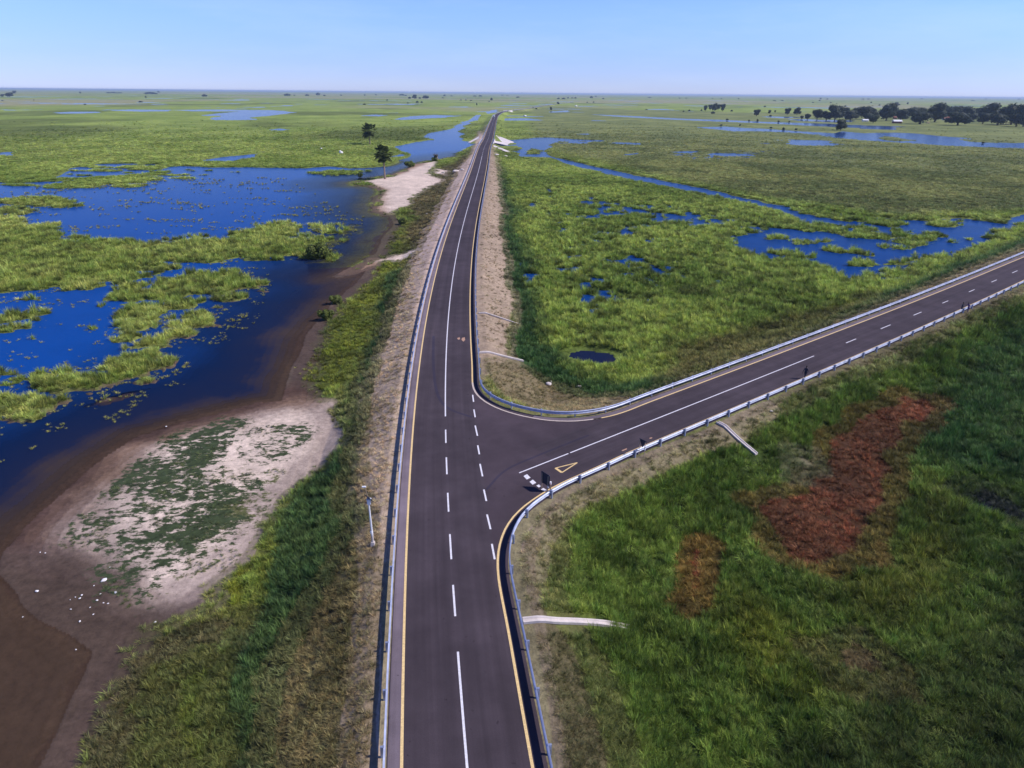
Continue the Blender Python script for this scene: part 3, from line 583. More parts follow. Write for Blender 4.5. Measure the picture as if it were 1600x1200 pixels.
def box(bm, c, s, rot=None, taper=1.0):
    M_ = Matrix.Translation(c) @ (rot.to_4x4() if rot is not None else Matrix.Identity(4))
    v = [bm.verts.new(M_ @ Vector((sx * s[0] / 2 * (taper if sz > 0 else 1), sy * s[1] / 2 * (taper if sz > 0 else 1), sz * s[2] / 2))) for sz in (-1, 1) for sy in (-1, 1) for sx in (-1, 1)]
    for f in ((0, 2, 3, 1), (4, 5, 7, 6), (0, 1, 5, 4), (2, 6, 7, 3), (0, 4, 6, 2), (1, 3, 7, 5)): bm.faces.new([v[i] for i in f])
def tube(bm, pts, rad, n=8, cap=True):
    pts = [Vector(p) for p in pts]; rings = []
    for i, p in enumerate(pts):
        t = (pts[min(i + 1, len(pts) - 1)] - pts[max(i - 1, 0)]).normalized()
        u = t.cross(Vector((0, 1, 0)) if abs(t.y) < .9 else Vector((1, 0, 0))).normalized(); w_ = t.cross(u)
        r = rad[i] if hasattr(rad, '__len__') else rad
        rings.append([bm.verts.new(p + (u * math.cos(a) + w_ * math.sin(a)) * r) for a in [2 * math.pi * k / n for k in range(n)]])
    for a, b in zip(rings, rings[1:]):
        for k in range(n): bm.faces.new((a[k], a[(k + 1) % n], b[(k + 1) % n], b[k]))
    if cap: bm.faces.new(rings[0][::-1]); bm.faces.new(rings[-1])
def blob(bm, c, r, sub=2, amp=.2, seed=0):
    res = bmesh.ops.create_icosphere(bm, subdivisions=sub, radius=1.0)
    rs = random.Random(seed); ph = [rs.uniform(0, 6) for _ in range(6)]
    for v in res['verts']:
        p = v.co.copy(); k = 1 + amp * (math.sin(3 * p.x + ph[0]) * math.sin(3.3 * p.y + ph[1]) + .6 * math.sin(6 * p.z + ph[2]) * math.cos(5 * p.x + ph[3]))
        v.co = Vector(c) + Vector((p.x * r[0], p.y * r[1], p.z * r[2])) * k

# ---------------------------------------------------------------- ground and water
def fan():
    ang = np.r_[np.linspace(-89, -48, 60, endpoint=False), np.linspace(-48, 48, 900), np.linspace(48, 89, 61)[1:]] * math.pi / 180
    r = [3.0]
    while r[-1] < 60000:
        q = r[-1]
        r.append(q + (0.9 if q < 20 else 0.18 + 0.0034 * q if q < 700 else 0.010 * q))
    r = np.array(r)
    A, RR = np.meshgrid(ang, r)
    X = (np.sin(A) * RR).ravel(); Y = (np.cos(A) * RR).ravel() 
    return X, Y - 2.0, len(r), len(ang)
X, Y, nr, na = fan()
idx = np.arange(nr * na).reshape(nr, na)
F = np.stack([idx[:-1, :-1], idx[:-1, 1:], idx[1:, 1:], idx[1:, :-1]], -1).reshape(-1, 4)
wsd, bd = water_sd(X, Y)
soil, ga, gb, dens, hg, tn, shore = cover(X, Y)
bh = bank_h(X, Y)
land = np.clip(-wsd, 0, None); beachy = (bd < 0.5)
hz = np.where(wsd > 0, -np.clip(wsd * np.where(bd < 14, .07, .3), .02, .9), np.where(beachy, np.clip(land * .03, .01, .35), np.clip(land * .35, .02, .30)))
rough_ = (fbm(X, Y, 2.6, 201, 4) - .5) * .55 + (fbm(X, Y, .8, 203, 3) - .5) * .2
nearm = ss(700, 120, np.hypot(X, Y))
slope_m = ss(.05, .6, bh) * ss(ROADZ - .05, ROADZ - .5, bh)
hz = hz + np.where(wsd < -.4, rough_ * (0.05 + dens * .95) * nearm, 0) * np.where(bh > ROADZ - .2, .0, 1)
hz = np.where(bh > .02, np.maximum(bh + rough_ * .35 * slope_m, hz * (bh < 1)), hz)
inpave = sdf(X, Y, pave, 6.0)
hz = np.where(inpave > -.6, np.minimum(hz, ROADZ - .03 - .05 * (inpave > .2)), hz)
# average look of the sward where tufts are too small or far to model one by one
mean = ga * (1 - tn[:, None] * .55) + gb * tn[:, None] * .55
gcov = np.clip(dens * 1.05 - .05, 0, 1)
rdist = np.hypot(X, Y); farm = ss(250, 1000, rdist)
k_ = gcov * (0.30 + 0.62 * farm)
cov = soil * (1 - k_[:, None]) + mean * k_[:, None]
cov = cov * (1 - .25 * ss(.3, 0, land) * (wsd < 0) * (~beachy))[:, None]
crp = creeping(X, Y)
g = fast_mesh('ground', np.stack([X, Y, hz], -1), F, M['ground'], [('cov', 'FLOAT_COLOR', cov), ('creep', 'FLOAT', crp[0]), ('creep_olive', 'FLOAT', crp[1]), ('grassy', 'FLOAT', gcov * ss(.3, .8, dens) * ss(1800, 500, rdist))])
tag(g, 'flood plain with marsh grass, sandy beach and the road embankment', None, None, 'structure')
# water sheet at level 0 wherever the ground dips under it
wet = (hz < 0.03).reshape(nr, na)
keep = (wet[:-1, :-1] | wet[1:, :-1] | wet[:-1, 1:] | wet[1:, 1:]).ravel() & (np.abs(X[F[:, 0]]) < 9000) & (Y[F[:, 0]] > 4)
Fw = F[keep]; used, inv = np.unique(Fw, return_inverse=True); Fw = inv.reshape(-1, 4)
MUDW = P0([(-700, 700), (0, 868), (40, 850), (120, 900), (200, 1000), (100, 1300), (-700, 1500)])
mud_to_skyblue = np.where(X > np.interp(Y, main_c[:, 1], main_c[:, 0]), .80, np.clip(.02 + (bd + 1) / 34.0, 0, 1))  # by distance from shore: muddy edge out to painted sky reflection
mud_to_skyblue = mud_to_skyblue * (1 - ss(-7, 5, sdf(X, Y, MUDW, 30)) * .95)
WR = P0([(-300, 760), (0, 700), (60, 740), (0, 850), (-300, 860)])
purple = ss(30, 5, dist_line(X, Y, P0([(500, 400), (520, 440), (560, 330), (545, 300), (480, 285)]), 40)) * (bd < 30)

BOG = P0([(875, 540), (975, 540), (975, 575), (875, 575)])
mud_to_skyblue = np.where(sdf(X, Y, BOG, 10) > 0, .24, mud_to_skyblue)
clear = np.where(bd < 14, .85 * ss(4.5, 0.02, wsd), 0); mw = ss(-7, 5, sdf(X, Y, MUDW, 30)); clear = np.maximum(clear, .6 * mw); clear = np.maximum(clear, .5 * purple * ss(12, 3, bd))
wt = fast_mesh('water', np.stack([X[used], Y[used], np.zeros(len(used))], -1), Fw, M['water'], [('mud_to_skyblue', 'FLOAT', mud_to_skyblue[used]), ('clear', 'FLOAT', clear[used])])
tag(wt, 'blue flood water lying over the plain', None, None, 'structure')

# ---------------------------------------------------------------- roads, shoulders, painted markings
from mathutils.geometry import tessellate_polygon
pz = [Vector((p[0], p[1], 0)) for p in pave]
tri = tessellate_polygon([pz]); 
top = [(p[0], p[1], ROADZ) for p in pave]; n = len(pave)
skirt = [(p[0], p[1], ROADZ - .25) for p in pave]
def ccw(t):
    a, b, c = [pave[i] for i in t]; return t if np.cross(b - a, c - a) > 0 else t[::-1]
rd = obj('road', top + skirt, [ccw(list(t)) for t in tri] + [(i, (i + 1) % n, n + (i + 1) % n, n + i) for i in range(n)], M['asphalt'])
tag(rd, 'dark asphalt road with a side road branching off', None, None, 'structure')
def strip(name, cl, a, b, z, material, uvw=True):
    A_ = offset(cl, a); B_ = offset(cl, b); s = np.r_[0, np.cumsum(np.hypot(*(cl[1:] - cl[:-1]).T))]
    v = [(p[0], p[1], z) for q in zip(A_, B_) for p in q]
    f = [(2 * i, 2 * i + 1, 2 * i + 3, 2 * i + 2) for i in range(len(cl) - 1)]
    o = obj(name, v, f, material)
    if uvw:
        uv = o.data.uv_layers.new(name='UVMap')
        for l in o.data.loops:
            i = l.vertex_index; uv.data[l.index].uv = (a if i % 2 == 0 else b, s[i // 2])
    # face up
    if o.data.polygons[0].normal.z < 0: o.data.flip_normals()
    return o
o = strip('road', main_c, 3.42, -3.42, ROADZ + .008, M['lane']); tag(o, 'main carriageway running to the horizon', None, None, 'structure')
o = strip('road', side_c[4:], 3.42, -3.42, ROADZ + .004, M['lane']); tag(o, 'side road carriageway', None, None, 'structure')
o = strip('road_shoulder', main_c, 4.2, 3.52, ROADZ + .005, M['shoulder']); tag(o, 'paler narrow shoulder outside the left yellow line', None, None, 'structure')
_e = edgeU[int(np.argmax(edgeU[:, 1] < ymu)) + 12:]; o = strip('road_shoulder', _e, .72, .07, ROADZ + .003, M['shoulder']); tag(o, 'paler shoulder along the far side of the side road', None, None, 'structure')

mk_v, mk_f, mk_m = [], [], []
def mark(P, wd, mi, z=ROADZ + .013):
    P = np.array(P, float); A_ = offset(P, wd / 2); B_ = offset(P, -wd / 2); b0 = len(mk_v)
    for p, q in zip(A_, B_): mk_v.extend([(p[0], p[1], z), (q[0], q[1], z)])
    for i in range(len(P) - 1): mk_f.append((b0 + 2 * i, b0 + 2 * i + 1, b0 + 2 * i + 3, b0 + 2 * i + 2)); mk_m.append(mi)
mark(offset(main_c, W), .17, 1)
U1 = edgeU[:int(np.argmax(edgeU[:, 1] < ymu + 1)) + 1]; mark(U1, .17, 1)
_j = int(np.argmax(edgeU[:, 1] < ymu + 1)); _k = int(np.argmax((edgeU[:, 0] >= 8.5) & (edgeU[:, 1] < ymu + 1))); curve = edgeU[_j:_k + 2]; mark(curve, .20, 2)
_k = int(np.argmax((edgeU[:, 0] >= 8.5) & (edgeU[:, 1] < ymu + 1))); mark(edgeU[_k:], .17, 1)
mark(edgeD, .17, 1)
def along(cl, p0, p1):
    """piece of the centre line between two pixels"""
    q = px2([p0, p1]); i = [np.argmin(np.hypot(*(cl - k).T)) for k in q]; a, b = min(i), max(i)
    return cl[a:b + 1]
fine = resample(main_c, .25); fineS = resample(side_c, .25)
mark(fine[(fine[:, 1] < px2([(712, 1016)])[0, 1])], .14, 0)
for a, b in [((704.5, 915), (709, 962)), ((700, 834), (702.5, 873)), ((697, 770), (699, 800)), ((695, 714), (696.5, 742)), ((694, 671), (695, 692))]:
    mark(along(fine, a, b), .14, 0)
y1 = px2([(694, 651)])[0, 1]; yd = px2([(754, 243)])[0, 1]
seg = fine[(fine[:, 1] > y1) & (fine[:, 1] < yd)]; mark(resample(seg, 2), .14, 0)
yq = yd + 6
while yq < 1200:
    s_ = fine[(fine[:, 1] > yq) & (fine[:, 1] < yq + 5)]; mark(resample(s_, 2.4), .16, 0); yq += 12
mark(along(fineS, (812, 739), (887, 709)), .14, 0); mark(along(fineS, (890, 708), (1271, 556)), .14, 0)
for a, b in [((1321, 536), (1337, 529.5)), ((1377.5, 514), (1392, 507.5)), ((1428, 493), (1439, 487.5)), ((1473, 474), (1482.5, 470)), ((1514, 456), (1522, 452.5)), ((1550, 441), (1558, 437.5)), ((1581, 426.5), (1589.5, 423))]:
    mark(along(fineS, a, b), .14, 0)
_end = px2([(1581, 426.5)])[0]; s0_ = fineS[(fineS[:, 0] > _end[0] + 8)]
for k in range(0, len(s0_) - 20, 44): mark(s0_[k:k + 14], .14, 0)
for a, b in [((738.5, 617), (740, 628)), ((740.5, 640), (742.5, 652)), ((742.5, 665), (746, 681)), ((746.5, 696), (749, 710)), ((750, 725), (754, 744.5)), ((756, 765), (760, 783)), ((761, 804), (766.5, 827)), ((768.5, 850), (773, 874))]:
    mark(px2([a, b]), .15, 0)
def quad_mark(L, mi): 
    b0 = len(mk_v); q = px2(L); 
    if np.cross(q[1] - q[0], q[2] - q[1]) < 0: q = q[::-1]
    mk_v.extend([(p[0], p[1], ROADZ + .013) for p in q]); mk_f.append(tuple(range(b0, b0 + len(q)))); mk_m.append(mi)
quad_mark([(818, 744), (823.5, 741), (829, 746.5), (823, 749.5)], 0); quad_mark([(827.5, 753), (832.5, 749.5), (838, 754.5), (832, 757.5)], 0)
quad_mark([(838, 759), (842, 757), (845, 760), (842, 762)], 0); quad_mark([(845, 765), (849, 762.5), (856, 767), (853, 768.5)], 0)
T = px2([(868, 731.5), (878, 738.5), (902, 723)]); Tc = T.mean(0)
for i, wd in ((0, .26), (1, .13), (2, .13)):
    a, b = T[i], T[(i + 1) % 3]; mark(np.stack([a, b]), wd, 1, ROADZ + .014 + .001 * i)
for L in ([(714, 528.5), (718, 527), (719, 530), (716, 531)], [(722, 528), (726, 527), (727, 531), (724, 534), (721, 531)], [(971, 704), (979, 700.5), (980, 702), (973, 705)], [(1015, 684), (1019, 683.5), (1019, 685), (1015, 686)]): quad_mark(L, 3)
mko = obj('road_markings', mk_v, mk_f, None, mats=[M['white'], M['yellow'], M['cream'], M['orange']], mi=mk_m)
bmx = bmesh.new(); bmx.from_mesh(mko.data)
for f in bmx.faces:
    if f.normal.z < 0: f.normal_flip()
bmx.to_mesh(mko.data); bmx.free()
tag(mko, 'white and yellow painted road lines', None, None, 'structure')
mk_v, mk_f, mk_m = [], [], []
mark(resample(catmull(px2([(677.5, 525), (677, 560), (680, 600), (688, 625), (704, 640), (738, 652)]), 6), .5), .35, 0, ROADZ + .010)
mark(resample(catmull(px2([(760, 765), (790, 735), (840, 712), (920, 680)]), 6), .5), .25, 0, ROADZ + .010)
tm = obj('tyre_marks', mk_v, mk_f, M['tyre']); tag(tm, 'dark tyre marks curving over the asphalt', None, None, 'structure')
if tm.data.polygons[0].normal.z < 0: tm.data.flip_normals()

# gravel edge kerb below the rails: thin pale lip of the paving
# ---------------------------------------------------------------- guard rails
def guardrail(P, label, near_y):
    """P runs with the grass on its left; the beam hangs on the road side"""
    P = thin(resample(P, 1.0), .01)
    prof = [(-.02, .76), (-.10, .72), (-.10, .64), (-.03, .59), (-.03, .53), (-.10, .48), (-.10, .40), (-.02, .36)]
    back = [(x + .012, z) for x, z in prof][::-1]; loop = prof + back; k = len(loop)
    T_ = np.gradient(P, axis=0); T_ /= np.hypot(T_[:, 0], T_[:, 1])[:, None]; Nn = np.stack([-T_[:, 1], T_[:, 0]], -1)
    c = P[np.argmin(np.hypot(P[:, 0], P[:, 1]))]
    root = empty('guardrail', (c[0], c[1], ROADZ)); v = []; f = []
    for p, q in zip(P, Nn):
        for (a, z) in loop: v.append((p[0] + q[0] * a - c[0], p[1] + q[1] * a - c[1], z))
    for i in range(len(P) - 1):
        for j in range(k): f.append((i * k + j, i * k + (j + 1) % k, (i + 1) * k + (j + 1) % k, (i + 1) * k + j))
    obj('beam', v, f, M['steel'], root)
    Q = resample(P, 3.8); TQ = np.gradient(Q, axis=0); d = np.hypot(Q[:, 0], Q[:, 1]); order = np.argsort(d)
    order = [i for i in order if Q[i, 1] > 14 and abs(Q[i, 0]) < 1.05 * Q[i, 1] + 12 and d[i] < 900]
    bm = bmesh.new(); box(bm, (.10, 0, .20), (.15, .12, 1.16)); box(bm, (.0, 0, .60), (.10, .14, .36))
    proto = bmobj('post', bm, M['post'], root); first = True; rest = []
    for n_, i in enumerate(order):
        ang = math.atan2(TQ[i, 1], TQ[i, 0]) + math.pi / 2
        if n_ < 98:
            o = proto if first else proto.copy()
            if not first: C.objects.link(o); o.parent = root
            first = False; o.location = (Q[i, 0] - c[0], Q[i, 1] - c[1], 0); o.rotation_euler = (0, 0, ang)
        else: rest.append((Q[i, 0] - c[0], Q[i, 1] - c[1], ang))
    if rest:
        bm = bmesh.new()
        for x, y, a in rest:
            r_ = Matrix.Rotation(a, 3, 'Z'); p = r_ @ Vector((.10, 0, 0)); box(bm, (x + p.x, y + p.y, .20), (.15, .12, 1.16), r_)
        o = bmobj('post', bm, M['post'], root); o['kind'] = 'stuff'
    tag(root, label, 'guardrail', 'steel guardrails along the roads'); return root
i0 = 6
guardrail(railL[i0:], 'long steel guardrail along the left edge of the main road', 0)
guardrail(railU, 'steel guardrail along the far road edges, bending round the inner junction corner', 0)
guardrail(railD, 'steel guardrail round the near junction corner and along the lower edge of the side road', 0)

# ---------------------------------------------------------------- grass: one sward of many clumps
tufts = bpy.data.collections.new('tuft_shapes')
def tuft(name, nb, hgt, spread, wid, material, seed, seg=3, droop=.5):
    rs = random.Random(seed); v = []; f = []; lv = []
    for b in range(nb):
        a = rs.uniform(0, 2 * math.pi); r0 = rs.uniform(0, .32) * spread; L_ = hgt * rs.uniform(.55, 1.0); lean = rs.uniform(.15, 1.0) * spread
        a2 = a + rs.uniform(-.9, .9); wd = wid * rs.uniform(.7, 1.3); sv = rs.random(); b0 = len(v)
        px, py = r0 * math.cos(a), r0 * math.sin(a); side = (math.cos(a2 + 1.57), math.sin(a2 + 1.57))
        for s in range(seg + 1):
            t = s / seg; h_ = L_ * (t - droop * .5 * t * t * lean); out = lean * t ** 1.5 * .8; ww = wd * (1 - t) ** .6 + .004
            cx, cy = px + math.cos(a2) * out, py + math.sin(a2) * out
            v += [(cx - side[0] * ww / 2, cy - side[1] * ww / 2, h_), (cx + side[0] * ww / 2, cy + side[1] * ww / 2, h_)]; lv += [sv, sv]
        for s in range(seg): f.append((b0 + 2 * s, b0 + 2 * s + 1, b0 + 2 * s + 3, b0 + 2 * s + 2))
    me = bpy.data.meshes.new(name); me.from_pydata(v, [], f); at_ = me.attributes.new('leafvar', 'FLOAT', 'POINT'); at_.data.foreach_set('value', np.array(lv, np.float32))
    me.materials.append(material); me.polygons.foreach_set('use_smooth', np.ones(len(f), bool)); me.update()
    return bpy.data.objects.new(name, me)
def scatter(name, pts, cols, size, hsc, shapes, label):
    n = len(pts); me = bpy.data.meshes.new(name); me.vertices.add(n); me.vertices.foreach_set('co', np.asarray(pts, np.float32).ravel())
    def A_(nm, t, d, k='value'):
        a = me.attributes.new(nm, t, 'POINT'); a.data.foreach_set(k, np.asarray(d, np.float32).ravel())
    A_('tint', 'FLOAT_COLOR', np.c_[cols, np.ones(n)], 'color')
    A_('sz', 'FLOAT_VECTOR', np.stack([size, size, size * hsc], -1), 'vector')
    A_('rt', 'FLOAT_VECTOR', np.stack([rng.uniform(-.22, .22, n), rng.uniform(-.22, .22, n), rng.uniform(0, 6.283, n)], -1), 'vector')
    o = bpy.data.objects.new(name, me); C.objects.link(o)
    ng = bpy.data.node_groups.new(name + '_scatter', 'GeometryNodeTree')
    ng.interface.new_socket('Geometry', in_out='INPUT', socket_type='NodeSocketGeometry'); ng.interface.new_socket('Geometry', in_out='OUTPUT', socket_type='NodeSocketGeometry')
    N = ng.nodes; L = ng.links; gi = N.new('NodeGroupInput'); go = N.new('NodeGroupOutput')
    ip = N.new('GeometryNodeInstanceOnPoints'); mp = N.new('GeometryNodeMeshToPoints')
    L.new(gi.outputs[0], mp.inputs[0]); L.new(mp.outputs[0], ip.inputs['Points'])
    jn = N.new('GeometryNodeGeometryToInstance')
    for s in shapes:
        oi = N.new('GeometryNodeObjectInfo'); oi.inputs['Object'].default_value = s; oi.inputs['As Instance'].default_value = True
        L.new(oi.outputs['Geometry'], jn.inputs[0])
    L.new(jn.outputs[0], ip.inputs['Instance']); ip.inputs['Pick Instance'].default_value = True
    ri = N.new('FunctionNodeRandomValue'); ri.data_type = 'INT'; ri.inputs['Min'].default_value = 0; ri.inputs['Max'].default_value = len(shapes) - 1
    L.new(ri.outputs['Value'] if ri.outputs['Value'].enabled else [q for q in ri.outputs if q.enabled][0], ip.inputs['Instance Index'])
    for nm, sock in (('sz', 'Scale'), ('rt', 'Rotation')):
        na_ = N.new('GeometryNodeInputNamedAttribute'); na_.data_type = 'FLOAT_VECTOR'; na_.inputs['Name'].default_value = nm
        L.new([q for q in na_.outputs if q.enabled][0], ip.inputs[sock])
    L.new(ip.outputs[0], go.inputs[0])
    md = o.modifiers.new('scatter', 'NODES'); md.node_group = ng
    me.materials.append(M['grass'])
    tag(o, label, None, None, 'stuff'); return o
SH = [tuft('tuft_shape', 30, 1.0, .72, .042, M['grass'], 11 + i, 3, .6) for i in range(5)] + [tuft('tuft_shape', 36, .70, 1.05, .038, M['grass'], 31 + i, 3, .85) for i in range(4)]
RH = [tuft('reed_shape', 22, .62, .62, .075, M['reed'], 51 + i, 3, .35) for i in range(4)]

def hgt_at(x, y, ws, bd_, dn):
    l_ = np.clip(-ws, 0, None); b = bank_h(x, y)
    h = np.where(bd_ < .5, np.clip(l_ * .03, .01, .35), np.clip(l_ * .35, .02, .30))
    return np.maximum(b, h) - .05
NG = 530000
r = np.r_[27 + (430 - 27) * rng.random(330000) ** 1.12, 400 + 620 * rng.random(100000) ** 1.15, 12 + 148 * rng.random(84000), 12 + 15 * rng.random(16000)]; a = np.r_[rng.uniform(-46, 46, 430000), rng.uniform(45.5, 64, 84000) * rng.choice([-1, 1], 84000), rng.uniform(-50, 50, 16000)] * math.pi / 180
px_ = np.sin(a) * r; py_ = np.cos(a) * r
ws, bd2 = water_sd(px_, py_)
s_, A2, B2, D2, H2, T2, _sh = cover(px_, py_)
cr_ = creeping(px_, py_); crn = fbm(px_ * .75 + py_ * .4, py_ * 1.3, 1.2, 330, 3); cm = (np.maximum(cr_[0], cr_[1]) > .55) & (crn > .50) & (D2 < .3) & (r < 90)
D2 = np.where(cm, .8, D2); H2 = np.where(cm, .22, H2); cA_ = np.array([.075, .10, .036]); cB_ = np.array([.13, .15, .055]); A2 = np.where(cm[:, None], cA_, A2); B2 = np.where(cm[:, None], cB_, B2)
patch = fbm(px_, py_, 2.6, 301, 3)
ok = (ws < -.02) & (rng.random(NG) < (.35 * D2 + .65 * D2 * ss(.27, .42, patch + (D2 - .5) * .16))) & (sdf(px_, py_, pave, 6) < -.35) & (bd2 > -60) & (rng.random(NG) < ss(900, 380, r) + .02)
br = (np.abs(px_ - np.interp(py_, main_c[:, 1], main_c[:, 0])) < 26) & (py_ > BR0 - 14) & (py_ < BR1 + 44)
ok &= ~br
for L_ in ([(817, 972), (860, 971), (905, 973), (935, 975)], [(1121, 661), (1150, 684), (1182, 711)], [(748, 552), (785, 557), (818, 565)]):
    ok &= dist_line(px_, py_, PG(L_), 3) > .75
I = np.where(ok)[0]; x, y, rr = px_[I], py_[I], r[I]
t = np.clip(T2[I] + (rng.normal(0, .30, len(I)) + (fbm(x, y, 3.5, 311, 3) - .5) * 1.8) * (1 - .65 * ss(150, 500, rr)), 0, 1)[:, None]
col = A2[I] * (1 - t) + B2[I] * t
vv = (1 - .6 * ss(150, 500, rr))[:, None]; col *= 1 + rng.uniform(-.25, .3, len(I))[:, None] * vv
col *= (1 - (.30 + .25 * ss(60, 140, rr)) * ss(.47, .34, fbm(x, y, 1.9, 321, 3)) * (1 - .5 * ss(200, 500, rr)))[:, None]
col[:, 0] *= rng.uniform(.88, 1.14, len(I))
lift = 1.32
siz = np.where(cm[I], .62, 1.0) * (0.52 + np.minimum(rr, 520) * .0042 + np.clip(rr - 520, 0, 600) * .002) * rng.uniform(.65, 1.45, len(I)) * (.55 + .5 * H2[I])
hs = (.6 + .8 * patch[I]) * np.clip(H2[I], .3, 1.05) * rng.uniform(.7, 1.2, len(I)) * (1 - .72 * ss(110, 380, rr))
pts = np.stack([x, y, hgt_at(x, y, ws[I], bd2[I], D2[I]) + ((fbm(x, y, 2.6, 201, 4) - .5) * .7 * (D2[I] > .7) * ss(700, 120, rr) * ss(.05, 1.0, -ws[I]) * (bank_h(x, y) < .02))], -1)
scatter('grass', pts, np.clip(col * lift, 0, .9), siz, hs, SH, 'tangled marsh and verge grass')
print('grass clumps', len(I))
# reeds standing in the shallow flood water
NR = 60000
r = 40 + 300 * rng.random(NR); a = rng.uniform(-46, 10, NR) * math.pi / 180
x = np.sin(a) * r; y = np.cos(a) * r; ws, bd3 = water_sd(x, y)
cl = fbm(x * .6, y * 1.3, 4.5, 401, 4); reg = np.zeros(NR)
for p, k in [([(-300, 380), (420, 395), (400, 480), (330, 560), (200, 640), (0, 690), (-300, 760)], 1.0), ([(-300, 262), (420, 268), (560, 345), (520, 380), (300, 378), (-300, 345)], .95), ([(430, 350), (560, 340), (560, 372), (500, 400), (420, 400)], 1.1)]:
    reg = np.maximum(reg, k * ss(-2, 4, sdf(x, y, P0(p), 20)))
ch = P0([(330, 540), (352, 520), (380, 495)]); c2 = P0([(255, 592), (275, 583), (292, 570)]); c3 = P0([(195, 645), (222, 620)])
chd = np.minimum(np.minimum(dist_line(x, y, ch), dist_line(x, y, c2)), dist_line(x, y, c3))
ok = (ws > .1) & (bd3 > 3) & (((ws < 1.6) & (bd3 > 7) & (x < -25) & (rng.random(NR) < .22)) | ((reg > 0) & (cl > .655 - .03 * reg) & (rng.random(NR) < .55)) | ((chd < .8) & (rng.random(NR) < .9)) | ((reg > .5) & (rng.random(NR) < .006)))
I = np.where(ok)[0]; n = len(I)
extra = P0([(50, 702), (56, 698), (52, 700), (2, 722), (6, 720), (180, 660), (178, 657), (3, 680), (470, 585), (462, 575)]); ex_ = np.c_[extra, np.zeros(len(extra)) - .05]
col = np.array([.26, .27, .075]) * (1 - rng.random(n + len(ex_))[:, None] * .5) + np.array([.14, .11, .02]) * rng.random(n + len(ex_))[:, None]
pts = np.vstack([np.stack([x[I], y[I], np.full(n, -.1)], -1), ex_]); rr = np.hypot(pts[:, 0], pts[:, 1])
scatter('reeds', pts, col * 1.2, (.45 + rr * .0026) * rng.uniform(.5, 1.3, len(pts)), np.full(len(pts), .8), RH, 'pale reed clumps standing in the flood water')
print('reeds', n)
# ---------------------------------------------------------------- bridge over the channel, drains on the bank
def slab(name, L, material, parent, th=.3, lift=.06):
    """a concrete slab through given pixels, each with its own height"""
    p = []
    for u, v, h in L:
        x, y = at(u, v, h); p.append(Vector((float(x), float(y), h + lift)))
    o0 = parent.location; n = len(p)
    v = [q - o0 for q in p] + [q - o0 - Vector((0, 0, th)) for q in p]
    f = [tuple(range(n)), tuple(range(2 * n - 1, n - 1, -1))] + [(i, n + i, n + (i + 1) % n, (i + 1) % n) for i in range(n)]
    o = obj(name, v, f, material, parent); b = bmesh.new(); b.from_mesh(o.data); bmesh.ops.recalc_face_normals(b, faces=b.faces[:]); b.to_mesh(o.data); b.free(); return o
xb = float(np.interp((BR0 + BR1) / 2, main_c[:, 1], main_c[:, 0]))
br = empty('road_bridge', (xb, (BR0 + BR1) / 2, ROADZ)); Lb = BR1 - BR0 + 8
bm = bmesh.new(); box(bm, (0, 0, -.62), (10.6, Lb, .70)); box(bm, (0, 0, -1.15), (8.4, Lb - 6, .36)); bmobj('deck', bm, M['pale'], br)
for s_ in (-1, 1):
    bm = bmesh.new(); box(bm, (s_ * 5.15, 0, .02), (.28, Lb + 2, .56)); bmobj('parapet', bm, M['pale'], br)
    bm = bmesh.new(); box(bm, (0, s_ * (Lb / 2 - 3.5), -2.2), (10.2, .8, 2.6)); bmobj('abutment', bm, M['pale'], br)
for k in (-1, 0, 1):
    bm = bmesh.new(); box(bm, (0, k * 11.0, -2.35), (8.6, .7, 2.2)); bmobj('pier', bm, M['concrete'], br)
slab('slope_paving', [(775.5, 211, 3.0), (803, 222, .15), (792, 227, .1), (772.5, 223, 1.8)], M['pale'], br)
slab('slope_paving', [(748.5, 213, 3.0), (731, 222.5, .1), (742, 224, .05), (749, 219.5, 1.8)], M['pale'], br)
slab('wing_wall', [(771.5, 226.5, 3.0), (800, 238, .2), (797, 239.5, .1), (770.5, 229, 2.9)], M['pale'], br)
tag(br, 'low concrete bridge with pale paved slopes carrying the main road over the channel', 'bridge')
